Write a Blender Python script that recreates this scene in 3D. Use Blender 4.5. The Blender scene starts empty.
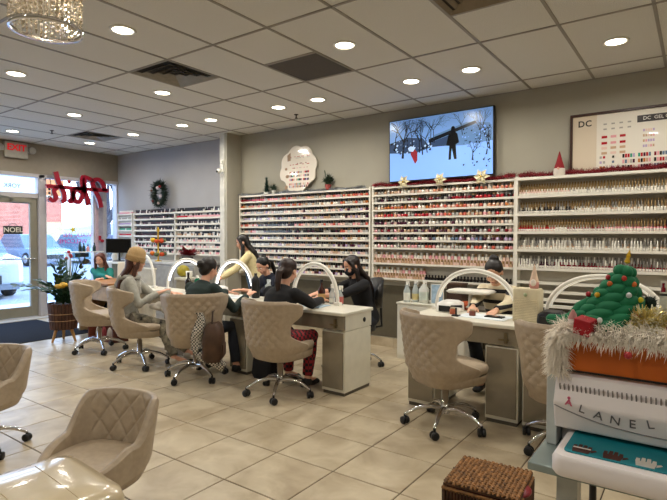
import bpy, math, random
from mathutils import Vector, Matrix
from math import sin, cos, pi, radians as RAD
random.seed(7)
S = bpy.context.scene
COL = S.collection
H = 1.42
# ---------------------------------------------------------------- camera, sky, exposure
cam = bpy.data.cameras.new('camera'); co = bpy.data.objects.new('camera', cam); COL.objects.link(co)
F_PX, YAW, PITCH, ROLL = 509.56, -0.6223, -0.0258, 0.0027
w = Vector((sin(YAW)*cos(PITCH), cos(YAW)*cos(PITCH), sin(PITCH)))
r = Vector((cos(YAW), -sin(YAW), 0)); u = r.cross(w)
rr = r*cos(ROLL)+u*sin(ROLL); uu = -r*sin(ROLL)+u*cos(ROLL)
co.matrix_world = Matrix(((rr.x, uu.x, -w.x, 0), (rr.y, uu.y, -w.y, 0), (rr.z, uu.z, -w.z, H), (0, 0, 0, 1)))
cam.sensor_width = 36; cam.lens = 36*F_PX/667; cam.clip_start = .05; cam.clip_end = 500
S.camera = co
S.view_settings.view_transform = 'Standard'; S.view_settings.look = 'None'
S.view_settings.exposure = 0.1; S.view_settings.gamma = 1; S.view_settings.use_curve_mapping = False
WD = bpy.data.worlds.new('sky'); S.world = WD; WD.use_nodes = True
nt = WD.node_tree; nt.nodes.clear()
bg = nt.nodes.new('ShaderNodeBackground'); ow = nt.nodes.new('ShaderNodeOutputWorld')
tc = nt.nodes.new('ShaderNodeTexCoord'); sx = nt.nodes.new('ShaderNodeSeparateXYZ'); cr = nt.nodes.new('ShaderNodeValToRGB')
cr.color_ramp.elements[0].position = 0.0; cr.color_ramp.elements[0].color = (.80, .90, 1, 1)
cr.color_ramp.elements[1].position = .6; cr.color_ramp.elements[1].color = (.30, .52, 1, 1)
nt.links.new(tc.outputs['Generated'], sx.inputs[0]); nt.links.new(sx.outputs['Z'], cr.inputs[0])
nt.links.new(cr.outputs[0], bg.inputs[0]); nt.links.new(bg.outputs[0], ow.inputs[0]); bg.inputs[1].default_value = 7.0
sun = bpy.data.lights.new('sun', 'SUN'); so = bpy.data.objects.new('sun', sun); COL.objects.link(so)
sun.energy = 3.5; sun.angle = RAD(3); so.rotation_euler = (RAD(50), 0, RAD(150))
DOWNLIGHT_W = 10

# ---------------------------------------------------------------- materials
def sr(c):
    if isinstance(c, str): c = tuple(int(c[i:i+2], 16)/255 for i in (0, 2, 4))
    return tuple((x/12.92 if x <= .04045 else ((x+.055)/1.055)**2.4) for x in c)
MC = {}
def mat(name, c, rough=.5, metal=0, var=.06, scale=12, emit=0, trans=0, bump=0, coat=0, alpha=1, spec=.5, ior=1.45):
    if name in MC: return MC[name]
    m = bpy.data.materials.new(name); m.use_nodes = True; t = m.node_tree; b = t.nodes['Principled BSDF']
    c = sr(c); n = t.nodes.new('ShaderNodeTexNoise'); n.inputs['Scale'].default_value = scale; n.inputs['Detail'].default_value = 3
    tx = t.nodes.new('ShaderNodeTexCoord'); t.links.new(tx.outputs['Object'], n.inputs['Vector'])
    if var:
        ra = t.nodes.new('ShaderNodeValToRGB')
        ra.color_ramp.elements[0].color = tuple(max(0, x*(1-var*2)) for x in c)+(1,)
        ra.color_ramp.elements[1].color = tuple(min(1, x*(1+var*2)) for x in c)+(1,)
        ra.color_ramp.elements[0].position = .3; ra.color_ramp.elements[1].position = .7
        t.links.new(n.outputs['Fac'], ra.inputs[0]); t.links.new(ra.outputs[0], b.inputs['Base Color'])
    else: b.inputs['Base Color'].default_value = c+(1,)
    b.inputs['Roughness'].default_value = rough; b.inputs['Metallic'].default_value = metal
    b.inputs['Coat Weight'].default_value = coat; b.inputs['Specular IOR Level'].default_value = spec; b.inputs['IOR'].default_value = ior
    b.inputs['Transmission Weight'].default_value = trans; b.inputs['Alpha'].default_value = alpha
    if emit:
        b.inputs['Emission Color'].default_value = c+(1,); b.inputs['Emission Strength'].default_value = emit
    if bump:
        bp = t.nodes.new('ShaderNodeBump'); bp.inputs['Strength'].default_value = bump; bp.inputs['Distance'].default_value = .01
        t.links.new(n.outputs['Fac'], bp.inputs['Height']); t.links.new(bp.outputs[0], b.inputs['Normal'])
    MC[name] = m; return m
def weave(name, c1, c2, scale, rough=.8, kind='CHECKER'):
    if name in MC: return MC[name]
    m = bpy.data.materials.new(name); m.use_nodes = True; t = m.node_tree; b = t.nodes['Principled BSDF']
    n = t.nodes.new('ShaderNodeTexChecker'); tx = t.nodes.new('ShaderNodeTexCoord'); t.links.new(tx.outputs['Object'], n.inputs['Vector'])
    n.inputs['Scale'].default_value = scale; n.inputs[1].default_value = sr(c1)+(1,); n.inputs[2].default_value = sr(c2)+(1,)
    t.links.new(n.outputs['Color'], b.inputs['Base Color']); b.inputs['Roughness'].default_value = rough
    MC[name] = m; return m
def stripes(name, c1, c2, axis, scale, duty=.5, rough=.8):
    if name in MC: return MC[name]
    m = bpy.data.materials.new(name); m.use_nodes = True; t = m.node_tree; b = t.nodes['Principled BSDF']
    tx = t.nodes.new('ShaderNodeTexCoord'); s = t.nodes.new('ShaderNodeSeparateXYZ'); t.links.new(tx.outputs['Object'], s.inputs[0])
    mu = t.nodes.new('ShaderNodeMath'); mu.operation = 'MULTIPLY'; mu.inputs[1].default_value = scale
    fr = t.nodes.new('ShaderNodeMath'); fr.operation = 'FRACT'; gt = t.nodes.new('ShaderNodeMath'); gt.operation = 'GREATER_THAN'; gt.inputs[1].default_value = duty
    mx = t.nodes.new('ShaderNodeMix'); mx.data_type = 'RGBA'; mx.inputs[6].default_value = sr(c1)+(1,); mx.inputs[7].default_value = sr(c2)+(1,)
    t.links.new(s.outputs[axis], mu.inputs[0]); t.links.new(mu.outputs[0], fr.inputs[0]); t.links.new(fr.outputs[0], gt.inputs[0]); t.links.new(gt.outputs[0], mx.inputs[0])
    t.links.new(mx.outputs[2], b.inputs['Base Color']); b.inputs['Roughness'].default_value = rough
    MC[name] = m; return m
def tile_mat():
    m = bpy.data.materials.new('beige_marbled_tile'); m.use_nodes = True; t = m.node_tree; b = t.nodes['Principled BSDF']
    g = t.nodes.new('ShaderNodeNewGeometry'); n = t.nodes.new('ShaderNodeTexNoise'); n.inputs['Scale'].default_value = 4.5; n.inputs['Detail'].default_value = 8; n.inputs['Distortion'].default_value = .5
    oi = t.nodes.new('ShaderNodeObjectInfo'); ad = t.nodes.new('ShaderNodeVectorMath'); ad.operation = 'ADD'
    mu = t.nodes.new('ShaderNodeMath'); mu.operation = 'MULTIPLY'; mu.inputs[1].default_value = 37
    t.links.new(oi.outputs['Random'], mu.inputs[0]); t.links.new(g.outputs['Position'], ad.inputs[0]); t.links.new(mu.outputs[0], ad.inputs[1]); t.links.new(ad.outputs[0], n.inputs['Vector'])
    ra = t.nodes.new('ShaderNodeValToRGB'); e = ra.color_ramp.elements
    e[0].position = .32; e[0].color = sr('a39277')+(1,); e[1].position = .68; e[1].color = sr('c4b69b')+(1,)
    t.links.new(n.outputs['Fac'], ra.inputs[0]); t.links.new(ra.outputs[0], b.inputs['Base Color'])
    b.inputs['Roughness'].default_value = .33; b.inputs['Specular IOR Level'].default_value = .4
    return m
M_TILE = tile_mat()
greige = mat('greige_wall_paint', 'a39e8f', .8, var=.015, scale=3)
greylav = mat('grey_wall_paint', 'aaa9aa', .8, var=.015, scale=3)
header = mat('header_paint', '93897a', .8, var=.02)
darkwall = mat('dark_taupe_wall_paint', '57503f', .7, var=.03)
ctile = mat('speckled_ceiling_tile', 'd2cfc6', .9, var=.09, scale=140, bump=.5)
cgrid = mat('ceiling_grid_metal', '8d867a', .5, var=.02)
white = mat('white_laminate', 'e4e1d6', .35, var=.02)
cream = mat('cream_laminate', 'dcd8c8', .3, var=.02)
shelfw = mat('white_shelf_paint', 'e2ddd0', .45, var=.02)
rackback = mat('rack_back_panel', 'b9b2a4', .6, var=.02)
mirror_gr = mat('champagne_gloss_panel', '8f8674', .15, var=.03, metal=.2)
leather = mat('taupe_leather', 'ab9a84', .42, var=.04, scale=30, bump=.08)
leather_c = mat('cream_vinyl', 'cbbb9c', .16, var=.02, coat=.6)
chrome = mat('chrome', 'd9d9dc', .12, 1, var=0)
black = mat('black_plastic', '141414', .4, var=.1)
alum = mat('anodised_door_frame', '8f8a7a', .4, .3, var=.02)
alum_l = mat('light_window_frame', 'b9b4b4', .45, .2, var=.02)
glass = None
def glass_mat():
    m = bpy.data.materials.new('window_glass'); m.use_nodes = True; t = m.node_tree; t.nodes.clear()
    o = t.nodes.new('ShaderNodeOutputMaterial'); a = t.nodes.new('ShaderNodeBsdfTransparent'); g = t.nodes.new('ShaderNodeBsdfGlossy'); x = t.nodes.new('ShaderNodeMixShader')
    a.inputs[0].default_value = (.93, .96, .97, 1); g.inputs['Roughness'].default_value = .02; x.inputs[0].default_value = .07
    t.links.new(a.outputs[0], x.inputs[1]); t.links.new(g.outputs[0], x.inputs[2]); t.links.new(x.outputs[0], o.inputs[0]); return m
glass = glass_mat()
M = mat

# ---------------------------------------------------------------- mesh builder
class MB:
    def __init__(s): s.v = []; s.f = []; s.m = []; s.sm = []; s.T = Matrix.Identity(4)
    def _add(s, vs, fs, mi=0, smooth=False):
        b = len(s.v); s.v += [tuple(s.T @ Vector(p)) for p in vs]
        for f in fs: s.f.append([b+i for i in f]); s.m.append(mi); s.sm.append(smooth)
        return s
    def box(s, x0, x1, y0, y1, z0, z1, mi=0):
        vs = [(x0, y0, z0), (x1, y0, z0), (x1, y1, z0), (x0, y1, z0), (x0, y0, z1), (x1, y0, z1), (x1, y1, z1), (x0, y1, z1)]
        return s._add(vs, [(3, 2, 1, 0), (4, 5, 6, 7), (0, 1, 5, 4), (1, 2, 6, 5), (2, 3, 7, 6), (3, 0, 4, 7)], mi)
    def rings(s, rs, mi=0, caps=True, smooth=True, closed=True):
        n = len(rs[0]); vs = [p for q in rs for p in q]; fs = []
        for i in range(len(rs)-1):
            for j in range(n if closed else n-1):
                k = (j+1) % n; fs.append((i*n+j, i*n+k, (i+1)*n+k, (i+1)*n+j))
        s._add(vs, fs, mi, smooth)
        if caps:
            s._add(rs[0], [tuple(reversed(range(n)))], mi, False); s._add(rs[-1], [tuple(range(n))], mi, False)
        return s
    def tube(s, pts, rad, n=8, mi=0, caps=True, smooth=True):
        pts = [Vector(p) for p in pts]; R = rad if isinstance(rad, (list, tuple)) else [rad]*len(pts); rs = []; up = None
        for i, p in enumerate(pts):
            d = (pts[min(i+1, len(pts)-1)]-pts[max(i-1, 0)]).normalized()
            if up is None: up = Vector((0, 0, 1)) if abs(d.z) < .9 else Vector((0, 1, 0))
            a = d.cross(up)
            if a.length < 1e-4: a = d.orthogonal()
            a.normalize(); b = a.cross(d).normalized(); up = b
            rs.append([tuple(p+(a*cos(t)-b*sin(t))*R[i]) for t in [2*pi*k/n for k in range(n)]])
        return s.rings([list(reversed(q)) for q in rs][::1], mi, caps, smooth)
    def lathe(s, prof, c=(0, 0, 0), n=16, mi=0, smooth=True, caps=True):
        rs = [[(c[0]+q*cos(2*pi*k/n), c[1]+q*sin(2*pi*k/n), c[2]+z) for k in range(n)] for q, z in prof]
        return s.rings(rs, mi, caps, smooth)
    def prism(s, out, a0, a1, axis='z', mi=0):
        n = len(out)
        def P(p, h): return {'z': (p[0], p[1], h), 'y': (p[0], h, p[1]), 'x': (h, p[0], p[1])}[axis]
        v = [P(p, a0) for p in out]+[P(p, a1) for p in out]
        return s._add(v, [tuple(reversed(range(n))), tuple(range(n, 2*n))]+[(i, (i+1) % n, n+(i+1) % n, n+i) for i in range(n)], mi)
    def ball(s, c, R, n=12, m=8, mi=0, rot=None):
        if not isinstance(R, (tuple, list)): R = (R, R, R)
        rs = []
        for i in range(m+1):
            th = -pi/2+pi*i/m; q = max(cos(th), .02)
            ring = []
            for k in range(n):
                v = Vector((R[0]*q*cos(2*pi*k/n), R[1]*q*sin(2*pi*k/n), R[2]*sin(th)))
                if rot: v = rot @ v
                ring.append(tuple(v+Vector(c)))
            rs.append(ring)
        return s.rings(rs, mi)
    def cap_limb(s, pts, rad, n=10, mi=0):       # closed tapered limb with round ends and joints
        s.tube(pts, rad, n, mi)
        for p, q in zip(pts, rad): s.ball(p, q*1.0, n, 6, mi)
        return s
    def build(s, name, ms, parent=None, loc=(0, 0, 0), rz=0, bev=0, remesh=0, smooth_it=0, fix=True):
        me = bpy.data.meshes.new(name); me.from_pydata(s.v, [], s.f); me.update()
        if not isinstance(ms, (list, tuple)): ms = [ms]
        for q in ms: me.materials.append(q)
        me.polygons.foreach_set('material_index', s.m); me.polygons.foreach_set('use_smooth', s.sm)
        if fix and len(s.f) < 60000:
            import bmesh
            b = bmesh.new(); b.from_mesh(me); bmesh.ops.recalc_face_normals(b, faces=b.faces); b.to_mesh(me); b.free()
        o = bpy.data.objects.new(name, me); COL.objects.link(o); o.location = loc; o.rotation_euler = (0, 0, rz); o.parent = parent
        if bev: d = o.modifiers.new('b', 'BEVEL'); d.width = bev; d.segments = 2; d.limit_method = 'ANGLE'
        if remesh:
            d = o.modifiers.new('r', 'REMESH'); d.mode = 'VOXEL'; d.voxel_size = remesh; d.use_smooth_shade = True
            if smooth_it: d = o.modifiers.new('s', 'SMOOTH'); d.iterations = smooth_it; d.factor = .5
        return o
def tag(o, label=None, cat=None, group=None, kind=None):
    for k, v in (('label', label), ('category', cat), ('group', group), ('kind', kind)):
        if v: o[k] = v
    return o
def thing(name, label, cat, loc=(0, 0, 0), rz=0, group=None, s=1):
    o = bpy.data.objects.new(name, None); COL.objects.link(o); o.location = loc; o.rotation_euler = (0, 0, rz); o.empty_display_size = .1
    o.scale = (s, s, s); return tag(o, label, cat, group)
def struct(o): o['kind'] = 'structure'; return o
def bx(name, ms, x0, x1, y0, y1, z0, z1, parent=None, bev=0): return MB().box(x0, x1, y0, y1, z0, z1).build(name, ms, parent, bev=bev)
def copy_tree(o, parent=None):
    c = o.copy(); COL.objects.link(c); c.parent = parent
    for ch in list(o.children): copy_tree(ch, c)
    return c
def share(name, me, parent=None, loc=(0, 0, 0), rz=0):
    o = bpy.data.objects.new(name, me); COL.objects.link(o); o.location = loc; o.parent = parent; o.rotation_euler = (0, 0, rz); return o
def text(name, body, size, m, parent, T, depth=.002, mirror=False, shear=0, bold=0):
    cu = bpy.data.curves.new('t', 'FONT'); cu.body = body; cu.size = size; cu.extrude = depth; cu.align_x = 'CENTER'; cu.align_y = 'CENTER'; cu.shear = shear; cu.offset = bold
    cu.resolution_u = 3
    t = bpy.data.objects.new('t', cu); COL.objects.link(t); bpy.context.view_layer.update()
    me = bpy.data.meshes.new_from_object(t.evaluated_get(bpy.context.evaluated_depsgraph_get()))
    bpy.data.objects.remove(t); me.transform(T @ (Matrix.Scale(-1, 4, (1, 0, 0)) if mirror else Matrix.Identity(4)))
    if mirror: me.flip_normals()
    me.materials.clear(); me.materials.append(m)
    o = bpy.data.objects.new(name, me); COL.objects.link(o); o.parent = parent; return o
# text frames: text lies in XY facing +Z -> wall facing -Y (back wall)
def TW(x, y, z): return Matrix.Translation((x, y, z)) @ Matrix.Rotation(pi/2, 4, 'X')
def TE(x, y, z): return Matrix.Translation((x, y, z)) @ Matrix.Rotation(pi/2, 4, 'Z') @ Matrix.Rotation(pi/2, 4, 'X')   # faces +X

XW, YW, ZC = -9.40, 5.75, 3.02
XE, YS = 3.0, -4.0
# ================================================================ SETTING
fl = struct(bx('floor', M('grout', '4a3e30', .9), XW, XE, YS, YW, -.1, -.004))
TS = .4561; FX, FY = -2.692, 2.480
def tile_mesh():
    b = MB(); h = TS/2-.0035; k = TS/2-.006
    b.rings([[(-h, -h, -.02), (h, -h, -.02), (h, h, -.02), (-h, h, -.02)], [(-h, -h, -.003), (h, -h, -.003), (h, h, -.003), (-h, h, -.003)], [(-k, -k, 0), (k, -k, 0), (k, k, 0), (-k, k, 0)]], smooth=False)
    o = b.build('floor_tile', M_TILE); me = o.data; bpy.data.objects.remove(o); return me
TM = tile_mesh(); rest = MB()
def vis(x, y, z=0, mg=60):
    p = Vector((x, y, z-H)); d = p.dot(w)
    if d < .3: return False
    X = 333.5+F_PX*p.dot(rr)/d; Y = 250-F_PX*p.dot(uu)/d
    return -mg < X < 667+mg and -mg < Y < 500+mg
cells = []
for i in range(-16, 14):
    for j in range(-16, 10):
        x0 = FX+i*TS; y0 = FY+j*TS; cx = x0+TS/2; cy = y0+TS/2
        if cx-TS/2 > XE or cx+TS/2 < XW or cy+TS/2 < YS or cy-TS/2 > YW: continue
        cells.append((cx, cy, vis(cx, cy)))
cells.sort(key=lambda c: (not c[2], c[0]**2+c[1]**2))
for n, (cx, cy, v) in enumerate(cells):
    a, b_, c, d = max(cx-TS/2, XW)+.0025, min(cx+TS/2, XE)-.0025, max(cy-TS/2, YS)+.0025, min(cy+TS/2, YW)-.0025
    if b_-a < .02 or d-c < .02: continue
    if n < 295 and v and abs((b_-a)-(TS-.005)) < .001 and abs((d-c)-(TS-.005)) < .001: share('floor_tile', TM, fl, (cx, cy, 0))
    elif n < 295 and v: bx('floor_tile', M_TILE, a, b_, c, d, -.02, 0, fl)
    else: rest.box(a, b_, c, d, -.02, 0)
tag(rest.build('floor_tile', M_TILE, fl), kind='stuff')

cl = struct(bx('ceiling', M('plenum', '55514a', .9), XW, XE, YS, YW, ZC+.03, ZC+.12))
grid = MB(); gx = [-2.108+.61*j for j in range(-12, 9)]; gy = [2.904+1.2309*k for k in range(-6, 3)]
HALF = {(-4, 0): 'vent', (-2, 1): 'dark', (-10, 2): 'ventlow', (1, 1): 'vent3'}
for x in gx:
    if XW < x < XE: grid.box(x-.012, x+.012, YS, YW, ZC-.004, ZC+.012)
for y in gy:
    if YS < y < YW: grid.box(XW, XE, y-.012, y+.012, ZC-.004, ZC+.012)
grid.box(XW, XW+.02, YS, YW, ZC-.005, ZC+.012); grid.box(XW, XE, YW-.02, YW, ZC-.005, ZC+.012)
def ctile_mesh(wx, wy):
    o = MB().box(-wx/2, wx/2, -wy/2, wy/2, 0, .012).build('ceiling_tile', ctile); me = o.data; bpy.data.objects.remove(o); return me
ctc = {}
half_spots = {}
for i in range(-13, 9):
    for k in range(-7, 3):
        a, b_ = max(XW, -2.108+.61*i), min(XE, -2.108+.61*(i+1)); c, d = max(YS, 2.904+1.2309*k), min(YW, 2.904+1.2309*(k+1))
        if b_-a < .03 or d-c < .03: continue
        # half-tile devices: (column, row, which half)
        dev = {(-4, 0): 0, (-2, 0): 1, (-10, 1): 0, (1, 0): 0}.get((i, k))
        if dev is not None:
            m_ = (c+d)/2; grid.box(a, b_, m_-.012, m_+.012, ZC-.004, ZC+.012)
            half_spots[(i, k)] = (a, b_, c if dev == 0 else m_, m_ if dev == 0 else d)
            if dev == 0: c = m_
            else: d = m_
        key = (round(b_-a, 3), round(d-c, 3))
        if key not in ctc: ctc[key] = ctile_mesh(b_-a-.004, d-c-.004)
        share('ceiling_tile', ctc[key], cl, ((a+b_)/2, (c+d)/2, ZC+random.uniform(0, .0015)))
grid.build('ceiling_grid', cgrid, cl)
def vent(spot, label, mname, c):
    a, b_, c0, d = spot; mm = M(mname, c, .5, .3); cx, cy = (a+b_)/2, (c0+d)/2
    t = thing('ceiling_vent', label, 'vent', (cx, cy, ZC), group=None); hw, hd = (b_-a)/2-.015, (d-c0)/2-.015
    MB().box(-hw, hw, -hd, hd, .02, .028).build('backing', M('vent_dark', '35312a', .9), t)
    for q in range(4):
        s_ = 1-q*.24; fb = MB()
        o1, i1 = (hw*s_, hd*s_), (hw*(s_-.10), hd*(s_-.10)); z0, z1 = -.006-.002*q, .012
        for (p0, p1, q0, q1) in (((-1, -1), (1, -1), 0, 0), ((1, -1), (1, 1), 0, 0), ((1, 1), (-1, 1), 0, 0), ((-1, 1), (-1, -1), 0, 0)):
            vs = [(p0[0]*o1[0], p0[1]*o1[1], z0), (p1[0]*o1[0], p1[1]*o1[1], z0), (p1[0]*i1[0], p1[1]*i1[1], z1), (p0[0]*i1[0], p0[1]*i1[1], z1)]
            fb._add(vs+[(x, y, z+.003) for x, y, z in vs], [(0, 1, 2, 3), (7, 6, 5, 4), (0, 4, 5, 1), (2, 6, 7, 3)])
        fb.build('louvre', mm, t)
    return t
vent(half_spots[(-4, 0)], 'large square stepped air vent in the ceiling over the tufted chairs', 'vent_metal', '8c867a')
vent(half_spots[(-10, 1)], 'small far air vent in the ceiling near the storefront', 'vent_metal2', '8c867a')
vent(half_spots[(1, 0)], 'brownish air vent cut by the top edge of the photo, above the television', 'vent_metal3', '7d705c')
a, b_, c, d = half_spots[(-2, 0)]
dp = thing('ceiling_panel', 'plain dark grey square panel set into the ceiling grid', 'panel', ((a+b_)/2, (c+d)/2, ZC))
MB().box(-.29, .29, -.29, .29, -.002, .01).build('face', M('dark_panel', '504a44', .8, scale=80), dp)
MB().box(-.3, .3, -.3, -.287, -.004, .01).box(-.3, .3, .287, .3, -.004, .01).box(-.3, -.287, -.3, .3, -.004, .01).box(.287, .3, -.3, .3, -.004, .01).build('frame', cgrid, dp)

# walls
wb = struct(bx('wall_back', greige, -6.0, XE, YW, YW+.15, 0, ZC+.1))
bx('lower_wall_band', darkwall, -5.95, XE, YW-.004, YW, .13, .80, wb)
wb2 = struct(bx('wall_back_left', greylav, XW-.2, -6.0, YW, YW+.15, 0, ZC+.1))
bx('lower_wall_band', M('grey_lower_wall', '777068', .7), XW, -6.085, YW-.004, YW, .13, .95, wb2)
cm = struct(MB().box(-6.085, -5.935, 5.45, YW, 0, ZC).build('wall_column', M('column_paint', 'a8a394', .8, var=.01)))
MB().box(-6.09, -5.99, 5.443, 5.452, 0, ZC).build('pale_front_strip', M('pale_strip_white', 'cfccc2', .5), cm)  # paler strip laid over most of the column's front face
struct(bx('wall_right', greige, XE, XE+.15, YS, YW, 0, ZC+.1)); struct(bx('wall_near', greige, XW, XE, YS-.15, YS, 0, ZC+.1))
bbk = struct(MB().box(-5.95, XE, YW-.012, YW-.003, 0, .12).build('baseboard_back', M('baseboard_grout', '9b8d75', .8)))
x = -5.9
tb = MB().box(-.2255, .2255, -.004, .004, 0, .118).build('baseboard_tile', M_TILE, None); tbm = tb.data; bpy.data.objects.remove(tb)
while x < XE-.5:
    share('baseboard_tile', tbm, bbk, (x+.2281, YW-.014, 0)); x += TS
bf = struct(bx('baseboard_back_left', M('baseboard_light', 'b0a794', .5), XW, -6.085, YW-.014, YW-.004, 0, .12))
# front (storefront) wall
D0, D1 = 3.20, 4.24          # door opening in y (frames 4.24..4.34)
wf = struct(MB().box(XW-.15, XW, YS, YW, 2.50, ZC+.1).build('wall_front', header))
struct(MB().box(XW-.15, XW, YS, .3, 0, 2.5).build('wall_front_left', greige))
t1 = struct(MB().box(XW-.12, XW+.02, 4.25, 4.35, 0, 2.5).build('trim_1', alum_l, bev=.006))
t2 = struct(MB().box(XW-.12, XW+.02, 5.27, 5.33, 0, 2.5).build('trim_2', M('pinkish_mullion', 'c0a4aa', .4), bev=.006))
t3 = struct(MB().box(XW-.12, XW+.02, 5.42, 5.48, 0, 2.5).build('trim_3', alum_l, bev=.006))
struct(MB().box(XW-.12, XW+.02, .3, 5.75, 2.44, 2.5).build('trim_4', alum_l))
struct(MB().box(XW-.12, XW+.02, 5.33, 5.42, 0, 2.5).build('trim_5', M('mullion_infill', 'a9a3ae', .6)))
def window(n, y0, y1, z0=.12, z1=2.44):
    f = struct(MB().box(XW-.1, XW, y0, y1, z0-.12, z0).box(XW-.1, XW, y0, y0+.03, z0, z1).box(XW-.1, XW, y1-.03, y1, z0, z1).build('window_%d' % n, alum_l))
    MB().box(XW-.055, XW-.049, y0+.03, y1-.03, z0, z1).build('pane', glass, f, fix=True)
    return f
window(1, 4.35, 5.27); window(2, 5.48, YW); window(3, .3, 1.9); window(4, 1.9, 3.1)
# door
dr = struct(MB().box(XW-.09, XW-.03, 3.26, 3.38, .02, 2.08).box(XW-.09, XW-.03, 4.12, 4.24, .02, 2.08).box(XW-.09, XW-.03, 3.38, 4.12, .02, .20).box(XW-.09, XW-.03, 3.38, 4.12, 1.98, 2.08).build('door_1', alum, bev=.004))
MB().box(XW-.063, XW-.057, 3.38, 4.12, .2, 1.98).build('pane', glass, dr)
MB().tube([(XW+.02, 3.40, 1.03), (XW+.02, 4.18, 1.03)], .014).box(XW-.03, XW+.03, 3.39, 3.41, 1.02, 1.04).box(XW-.03, XW+.03, 4.16, 4.18, 1.02, 1.04).build('push_bar', M('bar_metal', 'c7c7c4', .25, .8), dr)
MB().box(XW-.03, XW+.04, 3.8, 4.1, 2.0, 2.07).tube([(XW+.03, 3.85, 2.04), (XW+.14, 3.7, 2.07), (XW+.03, 3.5, 2.1)], .01).build('door_closer', alum, dr)
tr = struct(MB().box(XW-.1, XW, 3.1, 4.25, 2.08, 2.16).box(XW-.1, XW, 3.1, 3.2, 0, 2.44).box(XW-.1, XW, 4.24, 4.26, 0, 2.44).build('trim_6', alum_l))
MB().box(XW-.06, XW-.054, 3.2, 4.24, 2.16, 2.44).build('pane', glass, tr)
text('lettering', 'YORK', .10, M('dark_print', '3a382e', .7), tr, TE(XW-.05, 3.85, 2.27), .001, mirror=True)
struct(bx('trim_7', M('threshold_stone', 'b5ab98', .5), XW-.1, XW+.25, 3.1, YW, 0, .012))

# ================================================================ OUTSIDE
gnd = struct(bx('ground_lot', M('pale_asphalt', '868c96', .9, scale=1.5), -120, XW-.15, -60, 70, -.25, -.02))
struct(bx('ground_walk', M('concrete_walk', 'c3c3c0', .9, scale=2), -11.6, XW-.15, -30, 40, -.02, 0))
def car(label, x, y, rz, c, h=1.5, L=4.6, suv=0):
    t = thing('car', label, 'car', (x, y, -.02), rz, group=None); p = M('car_paint_'+c, c, .25, .2, var=0, coat=.8); W_ = .9
    hb = .95 if suv else .8
    prof = [(-L/2, .35), (-L/2+.02, hb-.15), (-L/2+.15, hb), (-L/2+1.0, hb+.08), (L/2-.5 if suv else L/2-.9, hb+.1), (L/2-.05, hb), (L/2, .4), (L/2-.1, .25), (-L/2+.1, .25)]
    b = MB()
    rings = []
    for yy, sc in ((-W_, .93), (-W_+.1, 1), (W_-.1, 1), (W_, .93)):
        rings.append([(px*(1 if sc == 1 else .985), yy, .6+(pz-.6)*sc) for px, pz in prof])
    b.rings(rings, smooth=False).build('body', p, t, bev=.03)
    c0, c1 = -L/2+1.0, (L/2-.15 if suv else L/2-.7)
    cab = [(c0, hb+.05), (c0+.75, h), (c1-.5, h), (c1, hb+.05)]
    MB().rings([[(px, yy*(.82 if pz > hb+.1 else .97), pz) for px, pz in cab] for yy in (-W_, W_)], smooth=False).build('cabin', M('car_window_dark', '5b6a78', .12, var=0), t, bev=.03)
    MB().rings([[(px*1, yy, pz) for px, pz in ((c0+.7, h-.05), (c0+.8, h+.03), (c1-.5, h+.03), (c1-.42, h-.05))] for yy in (-W_*.8, W_*.8)], smooth=False).build('roof', p, t, bev=.02)
    for wx in (-L/2+.85, L/2-.85):
        for s_ in (-1, 1):
            q = MB(); q.T = Matrix.Translation((wx, s_*(W_-.08), .33)) @ Matrix.Rotation(pi/2, 4, 'X')
            q.lathe([(.2, -.11), (.31, -.11), (.33, -.08), (.33, .08), (.31, .11), (.2, .11)], n=18); wh = q.build('wheel', M('tyre', '1c1c1e', .8), t)
            q = MB(); q.T = Matrix.Translation((wx, s_*(W_+.03), .33)) @ Matrix.Rotation(pi/2, 4, 'X'); q.lathe([(.02, -.01), (.2, -.01), (.2, .01), (.02, .02)], n=10); q.build('hub', alum_l, wh)
    for s_ in (-1, 1):
        MB().ball((-L/2+.1, s_*.68, hb-.2), (.08, .17, .09)).build('headlight', M('headlight', 'eef2f6', .1, var=0), t)
        MB().box(L/2-.05, L/2+.01, s_*.7-.15, s_*.7+.15, hb-.25, hb-.05).build('tail_light', M('tail_light', 'b01818', .3), t)
    MB().box(-L/2-.02, -L/2+.05, -.45, .45, .35, .55).build('grille', M('grille', '22262a', .5), t)
    MB().box(-L/2-.03, -L/2+.04, -.8, .8, .22, .34).build('bumper', M('bumper_grey', '6a7078', .5), t)
    return t
car('silver suv parked nose-on just outside the glass door', -15.1, 4.75, RAD(174), 'a9b1bc', 1.7, 4.6, 1)
car('white car in the far row, leftmost, seen through the door glass', -27.5, 9.2, RAD(178), 'c0c6cc', 1.45)
car('pale blue car in the far row, second from the left', -27.5, 12.0, RAD(182), '8499ab', 1.5)
car('teal tinted car in the far row, seen under the pink lettering', -27.5, 14.8, RAD(180), '64929c', 1.5)
car('light grey car in the far row, behind the woman in teal', -27.5, 17.6, RAD(180), 'a9afb6', 1.5)
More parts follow.
